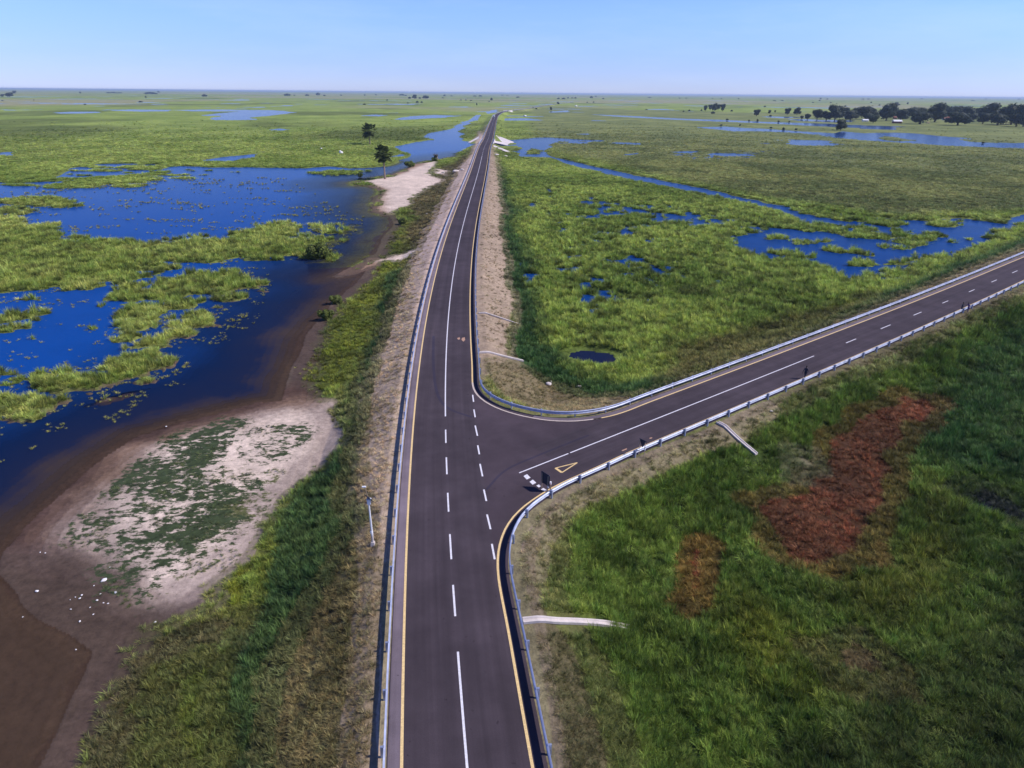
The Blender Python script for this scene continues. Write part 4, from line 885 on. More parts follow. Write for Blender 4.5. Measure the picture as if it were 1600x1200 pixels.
# the next bridge far up the road, where it swings right
q = np.array([float(np.interp(1440, main_c[:, 1], main_c[:, 0])), 1440.0]); i_ = int(np.argmin(np.hypot(*(main_c - q).T))); tt = main_c[i_ + 2] - main_c[i_ - 2]
fb = empty('road_bridge', (q[0], q[1], ROADZ), math.atan2(tt[1], tt[0]) - math.pi / 2)
for s_ in (-1, 1):
    bm = bmesh.new(); box(bm, (s_ * 5.0, 0, .5), (.4, 60, 1.3)); bmobj('parapet', bm, M['pale'], fb)
    bm = bmesh.new(); box(bm, (s_ * 9.0, -8 * s_, -1.35), (9.0, 26, .5), Matrix.Rotation(s_ * R(24), 3, 'Y')); bmobj('slope_paving', bm, M['pale'], fb)
tag(fb, 'distant second bridge with white slopes where the road bends right', 'bridge')
def drain(L, wd, label, name='drain_channel'):
    P, h = on([p[0] for p in L], [p[1] for p in L]); P = resample(catmull(P, 6), .5); h = bank_h(P[:, 0], P[:, 1])
    c = P[0]; root = empty(name, (c[0], c[1], float(h[0]))); T_ = np.gradient(P, axis=0); T_ /= np.hypot(T_[:, 0], T_[:, 1])[:, None]; N_ = np.stack([-T_[:, 1], T_[:, 0]], -1)
    pr = [(-wd / 2, .0), (-wd / 2, .20), (-wd / 2 + .10, .20), (-wd / 2 + .16, .10), (wd / 2 - .16, .10), (wd / 2 - .10, .20), (wd / 2, .20), (wd / 2, .0)]; k = len(pr)
    v = [(p[0] + n_[0] * a - c[0], p[1] + n_[1] * a - c[1], hh - h[0] + b + .02) for p, n_, hh in zip(P, N_, h) for a, b in pr]
    f = [(i * k + j, (i + 1) * k + j, (i + 1) * k + j + 1, i * k + j + 1) for i in range(len(P) - 1) for j in range(k - 1)] + [tuple(range(k)), tuple(range((len(P) - 1) * k, len(P) * k))]
    o = obj('channel', v, f, M['concrete'], root); b = bmesh.new(); b.from_mesh(o.data); bmesh.ops.recalc_face_normals(b, faces=b.faces[:]); b.to_mesh(o.data); b.free()
    tag(root, label, 'drain', 'drain channels down the bank')
drain([(817, 972), (860, 971), (905, 973), (945, 976), (986, 983)], .52, 'widest pale concrete drain running right from the near guardrail')
drain([(1121, 661), (1150, 684), (1182, 711)], .45, 'thin concrete drain down the bank below the side road rail')
drain([(748, 552), (785, 557), (818, 565)], .42, 'thin white drain across the tan bank above the inner junction corner')
drain([(748, 490), (780, 497), (812, 508)], .26, 'faint broken drain line crossing the tan bank farther up the main road')

# ---------------------------------------------------------------- street lamp
(P_, h_) = on([583], [852]); bx_, by_, bz_ = float(P_[0, 0]), float(P_[0, 1]), float(h_[0]) + .02
lp = empty('street_lamp', (bx_, by_, bz_))
bm = bmesh.new(); box(bm, (0, 0, .15), (.34, .34, .34), taper=.8); tube(bm, [(0, 0, .2), (0, 0, 1.0)], .085, 10); bmobj('base', bm, M['concrete'], lp)
bm = bmesh.new(); tube(bm, [(0, 0, .9), (-.03, 0, 2.4), (-.06, 0, 4.1)], [.085, .075, .06], 12); tube(bm, [(-.03, 0, 1.15), (-.035, 0, 1.32)], .12, 12); bmobj('pole', bm, M['lamp'], lp)
bm = bmesh.new(); nrm = Vector((.55, .60, .58)).normalized(); rot = nrm.to_track_quat('Z', 'X').to_matrix(); box(bm, (0, 0, 4.35), (.85, .55, .045), rot); bmobj('solar_panel', bm, M['dark'], lp)
bm = bmesh.new(); box(bm, (-.02, -.04, 4.05), (.26, .22, .36)); box(bm, (-.02, -.02, 4.29), (.34, .30, .06)); bmobj('battery_box', bm, M['lamp'], lp)
bm = bmesh.new(); tube(bm, [(-.06, 0, 4.1), (-.14, .05, 4.7), (-.26, .10, 5.3)], .022, 8); bmobj('arm', bm, M['wood'], lp)
bm = bmesh.new(); box(bm, (-.34, .10, 5.32), (.30, .16, .07)); bmobj('lamp_head', bm, M['lamp'], lp)
tag(lp, 'slim white street lamp standing on the grassy left bank', 'street lamp')

# ---------------------------------------------------------------- road signs seen from behind
def sign(u, v, name, bw, bhh, zb, label, tri_=False, lean=0.0):
    x, y = [float(q) for q in at(u, v, ROADZ - .03)]; root = empty(name, (x, y, ROADZ - .04), math.atan2(.62, .78))   # local +x looks along the side road
    for s_ in (-1, 1):
        bm = bmesh.new(); tube(bm, [(0, s_ * bw * .36, 0), (lean, s_ * bw * .36, zb + bhh * .9)], .038, 8); bmobj('post', bm, M['wood'], root)
        if s_ == -1: bm = bmesh.new(); tube(bm, [(.03, s_ * bw * .36, zb - .14), (.03, s_ * bw * .36, zb + .06)], .075, 10); bmobj('collar', bm, M['lamp'], root)
    r = bw / 2
    if tri_: out = [(-r, zb + bhh), (0, zb), (r, zb + bhh)]
    else: out = [(-r, zb + .05), (-r + .05, zb), (r - .05, zb), (r, zb + .05), (r, zb + bhh - .05), (r - .05, zb + bhh), (-r + .05, zb + bhh), (-r, zb + bhh - .05)]
    def plate(nm, sc_, x0, x1, m_):
        cy, cz = 0, zb + bhh * (.62 if tri_ else .5); o_ = [((a - cy) * sc_ + cy, (b - cz) * sc_ + cz) for a, b in out]; k = len(o_)
        vv = [(x0 + lean, a, b) for a, b in o_] + [(x1 + lean, a, b) for a, b in o_]
        ff = [tuple(range(k)), tuple(range(2 * k - 1, k - 1, -1))] + [(i, k + i, k + (i + 1) % k, (i + 1) % k) for i in range(k)]
        o = obj(nm, vv, ff, m_, root); b = bmesh.new(); b.from_mesh(o.data); bmesh.ops.recalc_face_normals(b, faces=b.faces[:]); b.to_mesh(o.data); b.free()
    plate('board', 1.0, .04, .07, M['signback']); plate('border', .97, .071, .078, M['signred']); plate('face', .78, .079, .085, M['signface'])
    tag(root, label, 'road sign'); return root
sign(851, 766, 'road_sign', 1.15, 1.15, .62, 'large dark backed sign on two posts beside the dashed give way line')
sign(1002, 712.5, 'road_sign', .95, .85, .95, 'smaller dark triangular sign on two posts outside the side road guardrail', True)
x, y = [float(q) for q in at(860, 767, ROADZ)]; mp_ = empty('marker_post', (x, y, ROADZ - .03))
bm = bmesh.new(); tube(bm, [(0, 0, 0), (0, 0, .78)], .05, 10); bmobj('post', bm, M['wood'], mp_)
bm = bmesh.new(); tube(bm, [(0, 0, .74), (0, 0, .98)], .085, 12); bmobj('cap', bm, M['lamp'], mp_); tag(mp_, 'short tan marker post with a white cap right beside the large sign', 'marker post')

# ---------------------------------------------------------------- people
def person(x, y, z, face, label, top_m, leg_m, stride=.12, bend=0.0, armup=0.0, sc_=1.0, crouch=False):
    bm = bmesh.new(); sk = bm.verts.layers.skin.verify()
    def V_(p, r, root=False):
        v = bm.verts.new(p); v[sk].radius = (r, r); v[sk].use_root = root; return v
    def chain(a, L_):
        for p, r in L_:
            b = V_(p, r); bm.edges.new((a, b)); a = b
        return a
    hipz = .92 if not crouch else .42
    pel = V_((0, 0, hipz), .135, True); bx = bend
    chest = chain(pel, [((.04 * bx, 0, hipz + .20), .125), ((.16 * bx, 0, hipz + .42), .150)])
    neck = chain(chest, [((.22 * bx, 0, hipz + .56), .060)]); head = chain(neck, [((.25 * bx + .01, 0, hipz + .66), .088), ((.27 * bx + .015, 0, hipz + .78), .080)])
    for s_ in (-1, 1):
        st = stride * s_
        if crouch: chain(pel, [((.20, s_ * .12, hipz - .02), .085), ((.42, s_ * .14, hipz - .02), .062), ((.34, s_ * .14, .08), .045), ((.48, s_ * .15, .035), .04)])
        else: chain(pel, [((0, s_ * .10, hipz - .08), .095), ((st * .7 + .03, s_ * .11, .48), .066), ((st * 1.0, s_ * .11, .09), .045), ((st + .14, s_ * .12, .035), .038)])
        sh = (.16 * bx, s_ * .19, hipz + .46); el = (.10 * bx - st * .4, s_ * .25, hipz + .20 + armup * .1); wr = (.16 - st * .5 + bx * .2, s_ * .24, hipz - .02 + armup * .35)
        a = chain(chest, [(sh, .068), (el, .046), (wr, .034)]); hd = chain(a, [((wr[0] + .02, wr[1], wr[2] - .07), .030)])
        for k in range(4):
            yy = wr[1] + (k - 1.5) * .018; L_ = (.055, .065, .060, .048)[k]
            chain(hd, [((wr[0] + .03, yy, wr[2] - .10), .0095), ((wr[0] + .045, yy, wr[2] - .10 - L_), .008)])
        chain(a, [((wr[0] + .05, wr[1] - s_ * .02, wr[2] - .05), .0095), ((wr[0] + .075, wr[1] - s_ * .025, wr[2] - .085), .008)])
    me = bpy.data.meshes.new('person'); bm.to_mesh(me); bm.free()
    tmp = bpy.data.objects.new('tmp', me); C.objects.link(tmp); tmp.modifiers.new('s', 'SKIN').use_smooth_shade = True; sb = tmp.modifiers.new('d', 'SUBSURF'); sb.levels = 1; sb.render_levels = 1
    dg = bpy.context.evaluated_depsgraph_get(); m2 = bpy.data.meshes.new_from_object(tmp.evaluated_get(dg)); bpy.data.objects.remove(tmp)
    m2.materials.clear(); [m2.materials.append(k) for k in (M['skin'], top_m, leg_m)]
    for p in m2.polygons:
        c = p.center; k = 0
        if c.z < hipz + .02 and abs(c.y) < .21 and c.z > .07: k = 2
        elif c.z < hipz + .56 and not (abs(c.y) > .19 and c.z < hipz + .05): k = 1
        if crouch and c.x > .18 and c.z > .07: k = 2
        p.material_index = k; p.use_smooth = True
    m2.name = 'person'; o = bpy.data.objects.new('person', m2); C.objects.link(o); o.location = (x, y, z); o.rotation_euler = (0, 0, face); o.scale = (sc_,) * 3
    hb = bmesh.new(); hx = .27 * bx + .005; blob(hb, (hx - .015, 0, hipz + .79), (.092, .088, .082), 2, .04, 3)
    bmobj('hair', hb, M['hair'], o, True)
    fb_ = bmesh.new()
    for s_ in (-1, 1): blob(fb_, (hx + .088, s_ * .032, hipz + .735), (.009, .012, .008), 1, 0, 1)
    blob(fb_, (hx + .098, 0, hipz + .705), (.016, .012, .020), 1, 0, 1); blob(fb_, (hx + .086, 0, hipz + .668), (.010, .024, .006), 1, 0, 1)
    bmobj('face', fb_, M['hair'], o, True)
    tag(o, label, 'person'); return o
p1 = at(1257, 592, ROADZ); person(float(p1[0]), float(p1[1]), ROADZ, R(215), 'person in dark clothes walking on the side road close to the lower guardrail', M['cloth_dark'], M['cloth_dark'], .22)
p2 = at(1504, 489, ROADZ); person(float(p2[0]) - .1, float(p2[1]) + .3, ROADZ, R(300), 'person in dark clothes standing at the lower guardrail near the right edge', M['cloth_dark'], M['cloth_dark'], .05)
p3 = at(1511, 487.5, ROADZ); person(float(p3[0]), float(p3[1]) - .1, ROADZ, R(200), 'person in purple bending beside the one in dark clothes at the far guardrail', M['cloth_purple'], M['cloth_purple'], .1, 1.1, .6, .95)

# ---------------------------------------------------------------- truck far up the road
tx, ty = float(np.interp(1050, main_c[:, 1], main_c[:, 0])) - 1.5, 1050.0; tk = empty('truck', (tx, ty, ROADZ + .01), math.atan2(-1.2, 80))
bm = bmesh.new(); box(bm, (0, .8, 2.35), (2.6, 7.2, 2.7)); bmobj('cargo_box', bm, M['roofw'], tk)
bm = bmesh.new(); box(bm, (0, -3.9, 1.55), (2.4, 1.7, 1.7), taper=.94); box(bm, (0, -4.1, .85), (2.4, 2.1, .5)); bmobj('cab', bm, M['lamp'], tk)
bm = bmesh.new(); box(bm, (0, -4.79, 1.75), (2.0, .06, .75)); bmobj('windscreen', bm, M['glass'], tk)
bm = bmesh.new(); box(bm, (0, .2, .75), (1.1, 9.0, .3)); bmobj('chassis', bm, M['rubber'], tk)
for yy in (-3.7, 2.0, 3.3):
    for s_ in (-1, 1):
        bm = bmesh.new(); tube(bm, [(s_ * .85, yy, .5), (s_ * 1.2, yy, .5)], .5, 16); bmobj('wheel', bm, M['rubber'], tk)
tag(tk, 'white box truck driving far up the main road', 'truck')

# ---------------------------------------------------------------- vegetation things
def leaves(c, r, n, size, rs, shell=.55):
    v, f, lv = [], [], []
    for _ in range(n):
        d = Vector((rs.gauss(0, 1), rs.gauss(0, 1), rs.gauss(0, 1))).normalized(); k = shell + (1.08 - shell) * rs.random() ** .5
        p = Vector(c) + Vector((d.x * r[0], d.y * r[1], d.z * r[2])) * k
        nrm_ = (d + Vector((rs.uniform(-.8, .8), rs.uniform(-.8, .8), rs.uniform(-.5, .9)))).normalized(); u = nrm_.orthogonal().normalized(); w_ = nrm_.cross(u); a = rs.uniform(0, 6.28)
        u, w_ = u * math.cos(a) + w_ * math.sin(a), w_ * math.cos(a) - u * math.sin(a); s_ = size * rs.uniform(.6, 1.4); b0 = len(v)
        v += [p - u * s_ * .5, p + w_ * s_ * .33, p + u * s_ * .5, p - w_ * s_ * .33]; f.append((b0, b0 + 1, b0 + 2, b0 + 3)); q = rs.random(); lv += [q] * 4
    return v, f, lv
def foliage(name, lobes, n, size, material, seed, parent=None, core=True):
    rs = random.Random(seed); v, f, lv = [], [], []
    for (c, r) in lobes:
        a, b, l_ = leaves(c, r, n, size, rs); o_ = len(v); v += a; f += [tuple(i + o_ for i in q) for q in b]; lv += l_
    if core:
        bm = bmesh.new()
        for i, (c, r) in enumerate(lobes): blob(bm, c, tuple(k * .80 for k in r), 2, .22, seed + i)
        bm.verts.index_update(); o_ = len(v); v += [q.co.copy() for q in bm.verts]; f += [tuple(q.index + o_ for q in p.verts) for p in bm.faces]; lv += [rs.random() * .5 for _ in bm.verts]; bm.free()
    o = obj(name, v, f, material, parent); at_ = o.data.attributes.new('leafvar', 'FLOAT', 'POINT'); at_.data.foreach_set('value', np.array(lv, np.float32)); return o
def tree_proto(seed, wide=1.0):
    """unit tree: 1 m tall, about `wide` across"""
    rs = random.Random(seed); root = empty('broadleaf_tree', (0, 0, 0)); bm = bmesh.new()
    tube(bm, [(0, 0, -.02), (.01, .01, .18), (.0, .02, .42)], [.045, .034, .022], 8)
    lobes = [((0, 0, .50), (.36 * wide, .36 * wide, .42))]
    for k in range(7):
        a = k * .9 + rs.uniform(-.3, .3); rr_ = rs.uniform(.18, .30) * wide; z_ = rs.uniform(.26, .78); q = rs.uniform(.17, .25)
        lobes.append(((math.cos(a) * rr_, math.sin(a) * rr_, z_), (q * wide, q * wide, q * .9)))
        tube(bm, [(0, .01, .22), (math.cos(a) * rr_ * .5, math.sin(a) * rr_ * .5, .35), (math.cos(a) * rr_ * .85, math.sin(a) * rr_ * .85, max(.42, z_ - .05))], [.02, .012, .005], 6, False)
    bmobj('trunk', bm, M['bark'], root, True); foliage('crown', lobes, 130, .085, M['tree'], seed, root); return root
protos = [tree_proto(100 + i, wd) for i, wd in enumerate((1.0, 1.15, .9, 1.25, 1.05))]
used_ = [False] * 5; pw = (1.0, 1.15, .9, 1.25, 1.05)
def place_tree(u, v, wpx, hpx, label, group=None, k=None, cat='tree'):
    x, y = [float(q) for q in at(u, v, .1)]; s_ = depth_of(x, y) / 1066; k = rng.integers(0, 5) if k is None else k
    h_ = hpx * s_ * 1.04; wd = wpx * s_ / (pw[k] * 1.02); p = protos[k]
    if not used_[k]: o = p; used_[k] = True; o.location = (x, y, 0); o.rotation_euler = (0, 0, rng.uniform(0, 6.28)); o.scale = (wd, wd, h_)
    else: o = dup(p, (x, y, 0), rng.uniform(0, 6.28), (wd, wd, h_))
    tag(o, label, cat, group); return o
ordn = ['first', 'second', 'third', 'fourth', 'fifth', 'sixth', 'seventh', 'eighth', 'ninth', 'tenth', 'eleventh', 'twelfth', 'thirteenth', 'fourteenth', 'fifteenth', 'sixteenth', 'seventeenth', 'eighteenth', 'nineteenth', 'twentieth', 'twenty first', 'twenty second', 'twenty third', 'twenty fourth', 'twenty fifth', 'twenty sixth', 'twenty seventh', 'twenty eighth', 'twenty ninth', 'thirtieth']
row = [(1252.5, 186, 5, 5), (1261.5, 187, 8, 9), (1276.5, 187, 16, 15), (1291, 187.5, 15, 12), (1304, 188, 20, 22), (1316, 184, 16, 15), (1328.6, 188, 17, 15), (1340, 184, 16, 14), (1354, 187, 30, 19), (1364, 192.5, 15, 12), (1384, 189, 24, 24), (1396, 185, 18, 16), (1407, 189, 21, 17), (1426, 186, 28, 18), (1437, 194, 27, 19), (1460, 191, 28, 26), (1474, 184, 18, 14), (1488, 186, 28, 19), (1496, 196, 33, 20), (1512, 190, 23, 20), (1528, 186, 18, 17), (1535, 194, 18, 17), (1543, 190, 30, 25), (1558, 196, 23, 18), (1566, 187, 18, 14), (1579, 195, 32, 30), (1587, 198, 18, 20), (1598, 199, 18, 29)]
for i, t_ in enumerate(row): place_tree(t_[0], t_[1], t_[2] * 1.3, t_[3] * 1.12, '%s tree from the left in the dark wooded row beyond the river' % ordn[i], 'trees of the wooded row beyond the river')
for t_ in [(1625, 199, 30, 28), (1655, 198, 28, 26)]: place_tree(*t_, 'dark tree beyond the right frame edge at the end of the wooded row', 'trees of the wooded row beyond the river')
place_tree(1313, 204, 17, 18.5, 'lone round tree on the near bank in front of the wooded row', None, 0)
for t_, l_ in [((1102, 174, 7, 10), 'leftmost tree of the small dark copse on the right plain'), ((1110, 172, 9, 9), 'second tree of the small dark copse on the right plain'), ((1116, 174, 9, 13), 'tallest middle tree of the small dark copse on the right plain'), ((1122, 172, 8, 10), 'fourth tree of the small dark copse on the right plain'), ((1129, 174, 9, 12), 'rightmost tree of the small dark copse on the right plain')]: place_tree(*t_, l_, 'trees of the small copse')
for t_, l_ in [((1182, 181.5, 12, 11), 'round tree standing alone between the copse and the wooded row'), ((1202, 178, 6, 6.5), 'small round tree just right of the lone round plain tree'), ((1203.5, 183, 4.5, 4), 'low shrub sized tree in front of the small round tree'), ((1211, 176, 3.5, 4), 'tiny tree left of the pair before the wooded row'), ((1230, 179.5, 11, 11), 'left tree of the pair before the wooded row'), ((1245, 180, 13, 12.5), 'right taller tree of the pair before the wooded row'),
    ((15, 151.5, 15, 7), 'wide dark tree at the left edge near the horizon'), ((4, 151, 7, 4), 'low tree left of the wide dark one at the left edge'), ((23, 146.5, 7, 5), 'small tree behind and right of the wide dark one at the left edge'),
    ((872, 164, 5, 5), 'small tree beside the end of the far road bend'), ((861, 172.5, 4.5, 5.5), 'small upright tree below the far road bend beside a pond'), ((745, 165, 2.2, 4.5), 'slim tree standing alone left of the far road'), ((1401, 164.5, 7, 5), 'tree on the plain just above the middle of the wooded row'), ((648, 154.5, 8, 7), 'left tall tree of the far grove above the left pond'), ((665.5, 154.5, 12, 5.5), 'right broad tree of the far grove above the left pond')]: place_tree(*t_, l_)
far_l = [(125.5, 146, 3, 3), (170, 145.6, 8, 2), (178, 145.6, 8, 2.2), (187, 145.8, 8, 1.8), (236, 147.5, 20, 4), (248, 145, 4, 3), (228, 153, 3, 3), (220, 160, 7, 2.5), (133, 164, 4, 2), (4, 158, 3, 1.5), (53, 157, 2, 1.5), (320, 151, 9, 4), (449, 150, 11, 4), (460, 149.5, 3, 1.5), (480, 150, 7, 3), (497, 149, 7, 4.5), (507, 150, 4, 2), (533, 149.5, 3, 2), (570, 149.5, 3, 2), (587.5, 149, 3, 2), (605, 157, 3, 2), (569.5, 164, 5, 2.5)]
far_m = [(628, 149.5, 9, 3), (634, 150, 4, 2), (640, 154.5, 5, 3.5), (656, 154.5, 4, 3), (652, 161, 5, 3.5), (659, 161, 4, 3), (637.5, 161.5, 4, 1.5), (694.5, 150.5, 4, 3), (705.5, 150.5, 4, 1.5), (692, 153.5, 3.5, 1.5), (742, 151, 6, 2), (750.5, 151, 6, 2.3), (720, 157, 4, 1.5), (728, 157, 4, 1.6), (736, 157.5, 4, 1.6), (768, 157, 4, 4.5), (764.5, 159, 3, 1.5), (785, 149.5, 4, 1.5), (793, 149.5, 5, 1), (809, 153, 6, 2.5), (872.5, 155, 4.5, 2.5), (880.5, 155, 6, 2.5), (887.5, 154, 3, 2.5), (894, 154, 4, 2), (899, 154, 4, 2.3), (924, 153.5, 5.5, 3.5), (931, 151.5, 3.5, 2), (942.5, 155, 3.5, 2), (833, 171, 4, 3), (838, 171, 4, 2.5), (917.5, 160.5, 3, 1.5), (927.5, 160.5, 3, 2)]
far_r = [(1015, 153, 6, 1.5), (1062, 154, 3, 1.5), (1072, 154, 3, 1.5), (1113, 154.5, 2.5, 1.5), (1127, 155, 3, 1.5), (1154, 155, 3, 1.8), (1195, 167, 4, 2), (1068, 175, 3, 2.5), (1077, 174, 4, 3), (1010, 172, 5, 1.5), (1282, 155.5, 4, 3), (1292.5, 155.5, 4, 2), (1280.5, 158, 4, 2), (1270, 161, 3.5, 2), (1298, 161.5, 3.5, 2), (1361, 161, 3.5, 2.3), (1374, 165, 3.5, 2), (1405, 164.5, 4, 2.5), (1418, 163, 3.5, 3.5), (1348, 155.5, 6, 1.5), (1357, 155.5, 6, 1.5), (1320.5, 167, 4, 2.5), (1210, 158, 6, 1.5), (1222, 158, 6, 1.5), (1520, 158, 7, 1.5), (1540, 155.5, 4, 1.5), (1592, 155.5, 5, 1.6), (1440, 155, 4, 1.5), (1096, 173.5, 3, 3), (1114, 178, 7, 4), (1143, 174.5, 4, 3)]
# far dots: one mesh each, too small to show parts
fm = []
for k in range(3):
    lb = [((0, 0, .5), (.42, .42, .45)), ((.28, .1, .38), (.24, .24, .34)), ((-.28, -.1, .40), (.26, .26, .34)), ((.05, -.2, .62), (.25, .25, .3))]
    o = foliage('distant_tree', lb, 40, .14, M['tree'], 500 + k); fm.append(o)
fu = [False] * 3
for L_, lab, grp in ((far_l, 'small dark tree dotted on the left plain near the horizon', 'distant trees on the left plain'), (far_m, 'small dark tree dotted on the middle plain near the horizon', 'distant trees on the middle plain'), (far_r, 'small dark tree dotted on the right plain near the horizon', 'distant trees on the right plain')):
    for (u, v, wp, hp) in L_:
        x, y = [float(q) for q in at(u, v, 0)]; s_ = depth_of(x, y) / 1066; k = int(rng.integers(0, 3)); o = fm[k] if not fu[k] else fm[k].copy()
        if fu[k]: C.objects.link(o)
        fu[k] = True; o.location = (x, y, 0); o.scale = (wp * s_, wp * s_ * .7, hp * s_); o.rotation_euler = (0, 0, rng.uniform(-.3, .3)); tag(o, lab, 'tree', grp)
def shrub(u, v, wpx, hpx, label, m_='bush', name='shrub', flat=1.0, group=None, n=150):
    P, h = on([u], [v]); x, y = float(P[0, 0]), float(P[0, 1]); s_ = depth_of(x, y) / 1066; w_ = wpx * s_; hh = hpx * s_; rs = random.Random(int(u * 7 + v)); root = empty(name, (x, y, float(h[0])))
    lobes = [((0, 0, hh * .40), (w_ * .36, w_ * .34, hh * .42))] + [((rs.uniform(-.32, .32) * w_, rs.uniform(-.3, .3) * w_, hh * rs.uniform(.28, .62)), (w_ * rs.uniform(.14, .24), w_ * rs.uniform(.14, .24), hh * rs.uniform(.2, .34))) for _ in range(7)]
    foliage('foliage', lobes, n, max(.16, .075 * w_), M[m_], int(u), root)
    bm = bmesh.new()
    for k in range(5):
        a = k * 1.3; tube(bm, [(0, 0, -.1), (math.cos(a) * w_ * .12, math.sin(a) * w_ * .12, hh * .3), (math.cos(a) * w_ * .25, math.sin(a) * w_ * .25, hh * .55)], [.05, .035, .015], 6, False)
    bmobj('stem', bm, M['bark'], root); tag(root, label, 'shrub', group); return root
shrub(500, 404, 40, 30, 'big yellow green bush at the tip of the grass island in the lake', 'shore', n=420)
shrub(527, 474, 24, 17, 'upper of two round shrubs on the lake shore below the sand spit', 'shore')
shrub(509, 500, 26, 20, 'lower of two round shrubs on the lake shore below the sand spit', 'shore')
shrub(628, 351, 17, 13, 'round bush at the lower end of the sandy point', 'shore')
shrub(640, 261, 17, 11, 'bush by the water just right of the tall palm', 'bush')
shrub(679, 252, 12, 7, 'bush round the foot of the stunted palm', 'bush')
shrub(563, 277, 9, 8, 'thin tuft bush in the water left of the tall palm', 'bush')
for (u, v, w_, h_), l_ in [((1136, 188.5, 5, 4), 'leftmost'), ((1170, 189.5, 4, 3), 'second'), ((1184, 189.5, 5, 4), 'third'), ((1216, 191.5, 4, 4), 'fourth'), ((1233, 191.5, 4, 3), 'fifth')]: shrub(u, v, w_, h_, '%s dark shrub along the upper far river, from the left' % l_, 'tree', group='dark shrubs along the upper far river', n=25)
for (u, v, w_, h_), l_ in [((1127, 197, 5, 3), 'leftmost'), ((1156, 197, 4, 3.5), 'second'), ((1205, 201, 6, 3.5), 'third'), ((1224, 203, 6, 4.5), 'fourth'), ((1244, 203.5, 5, 4), 'fifth'), ((1536, 224.5, 4, 4), 'last')]: shrub(u, v, w_, h_, '%s dark shrub along the lower far river bank, from the left' % l_, 'tree', group='dark shrubs along the lower far river', n=25)
def palm(u, v, hpx, wpx, label, dead=False, lean=.0, nf=38):
    P, h = on([u], [v]); x, y = float(P[0, 0]), float(P[0, 1]); s_ = depth_of(x, y) / 1066; H = hpx * s_ * .80; Wd = wpx * s_ / 2; rs = random.Random(int(u)); root = empty('palm_tree', (x, y, float(h[0])))
    bm = bmesh.new(); tube(bm, [(lean * H * t * t, 0, H * t - .1) for t in (0, .12, .3, .5, .7, .88, 1)], [.52, .40, .34, .32, .38, .42, .34], 12); bmobj('trunk', bm, M['palmbark'], root, True)
    v, f, lv = [], [], []; top_ = Vector((lean * H, 0, H))
    for k in range(nf):
        az = rs.uniform(0, 6.283); el = rs.uniform(-.95, 1.3) if not dead else rs.uniform(-1.4, .4); L_ = Wd * rs.uniform(.40, 1.10); fan_ = rs.uniform(.5, .7) * Wd * .75; q = rs.random() if el > -.3 else rs.random() * .3
        d = Vector((math.cos(az) * math.cos(el), math.sin(az) * math.cos(el), math.sin(el))); st_ = top_ + d * L_ * .12; mid = st_ + d * L_ * .50 + Vector((0, 0, .05 * L_)); sd_ = d.cross(Vector((0, 0, 1))).normalized() if abs(d.z) < .98 else Vector((1, 0, 0)); up_ = sd_.cross(d)
        b0 = len(v); v += [st_ - sd_ * .05, st_ + sd_ * .05, mid + sd_ * .05, mid - sd_ * .05]; f.append((b0, b0 + 1, b0 + 2, b0 + 3)); lv += [q] * 4
        for j in range(11):       # fan leaf: separate leaflets, tips drooping
            a = (j - 5) / 5 * 1.35; dd = (d * math.cos(a) + sd_ * math.sin(a)).normalized(); e_ = mid + dd * fan_ * (1 - .15 * abs(a)) - Vector((0, 0, fan_ * .22)); c_ = (mid + e_) / 2 + up_ * fan_ * .06; wv = dd.cross(up_).normalized() * fan_ * .14
            b0 = len(v); v += [mid, c_ - wv, e_, c_ + wv]; f.append((b0, b0 + 1, b0 + 2, b0 + 3)); lv += [q * .8 + .2 * rs.random()] * 4
    o = obj('crown', v, f, M['deadpalm' if dead else 'palm'], root); at_ = o.data.attributes.new('leafvar', 'FLOAT', 'POINT'); at_.data.foreach_set('value', np.array(lv, np.float32))
    tag(root, label, 'palm tree'); return root
palm(601.5, 280.5, 48, 34, 'tall palm standing on the sandy point beside the lake', nf=90)
palm(578, 226, 26, 28, 'shorter palm standing alone in the meadow behind the tall palm', nf=70)
palm(684, 252, 13, 11, 'stunted palm with dry fronds where the sand meets the bank', True, -.3, 22)

# ---------------------------------------------------------------- houses between the trees, tent, stones
def house(u, v, wpx, hpx, label, wall_, roof_, rz=0.0):
    x, y = [float(q) for q in at(u, v, .1)]; s_ = depth_of(x, y) / 1066; w_, h_ = wpx * s_, hpx * s_; root = empty('house', (x, y, 0), rz); d = w_ * .6; eh = h_ * .6
    bm = bmesh.new(); box(bm, (0, 0, eh / 2), (w_, d, eh)); bmobj('wall', bm, wall_, root)
    obj('roof', [(-w_ * .56, -d * .62, eh * .97), (w_ * .56, -d * .62, eh * .97), (w_ * .56, d * .62, eh * .97), (-w_ * .56, d * .62, eh * .97), (-w_ * .56, 0, h_), (w_ * .56, 0, h_)], [(0, 1, 5, 4), (2, 3, 4, 5), (0, 4, 3), (1, 2, 5), (0, 3, 2, 1)], roof_, root)
    bm = bmesh.new(); box(bm, (0, -d / 2 - .03, eh * .38), (w_ * .12, .06, eh * .76)); bmobj('door', bm, M['dark'], root)
    for s2 in (-1, 1): bm = bmesh.new(); box(bm, (s2 * w_ * .28, -d / 2 - .03, eh * .55), (w_ * .13, .06, eh * .3)); bmobj('window', bm, M['glass'], root)
    tag(root, label, 'house'); return root
house(1351.5, 190, 8, 3.8, 'small white house under trees at the left of the wooded row', M['lamp'], M['roofw'])
house(1401, 192.8, 12, 5.4, 'dark red house with a bright white roof before the wooded row', M['redwall'], M['roofw'])
house(1478.5, 188, 11, 5.4, 'pale house with a red roof between trees right of centre in the row', M['lamp'], M['roofr'])
house(1398, 186, 5, 4.5, 'small rust coloured hut behind the white roofed house', M['redwall'], M['roofr'])
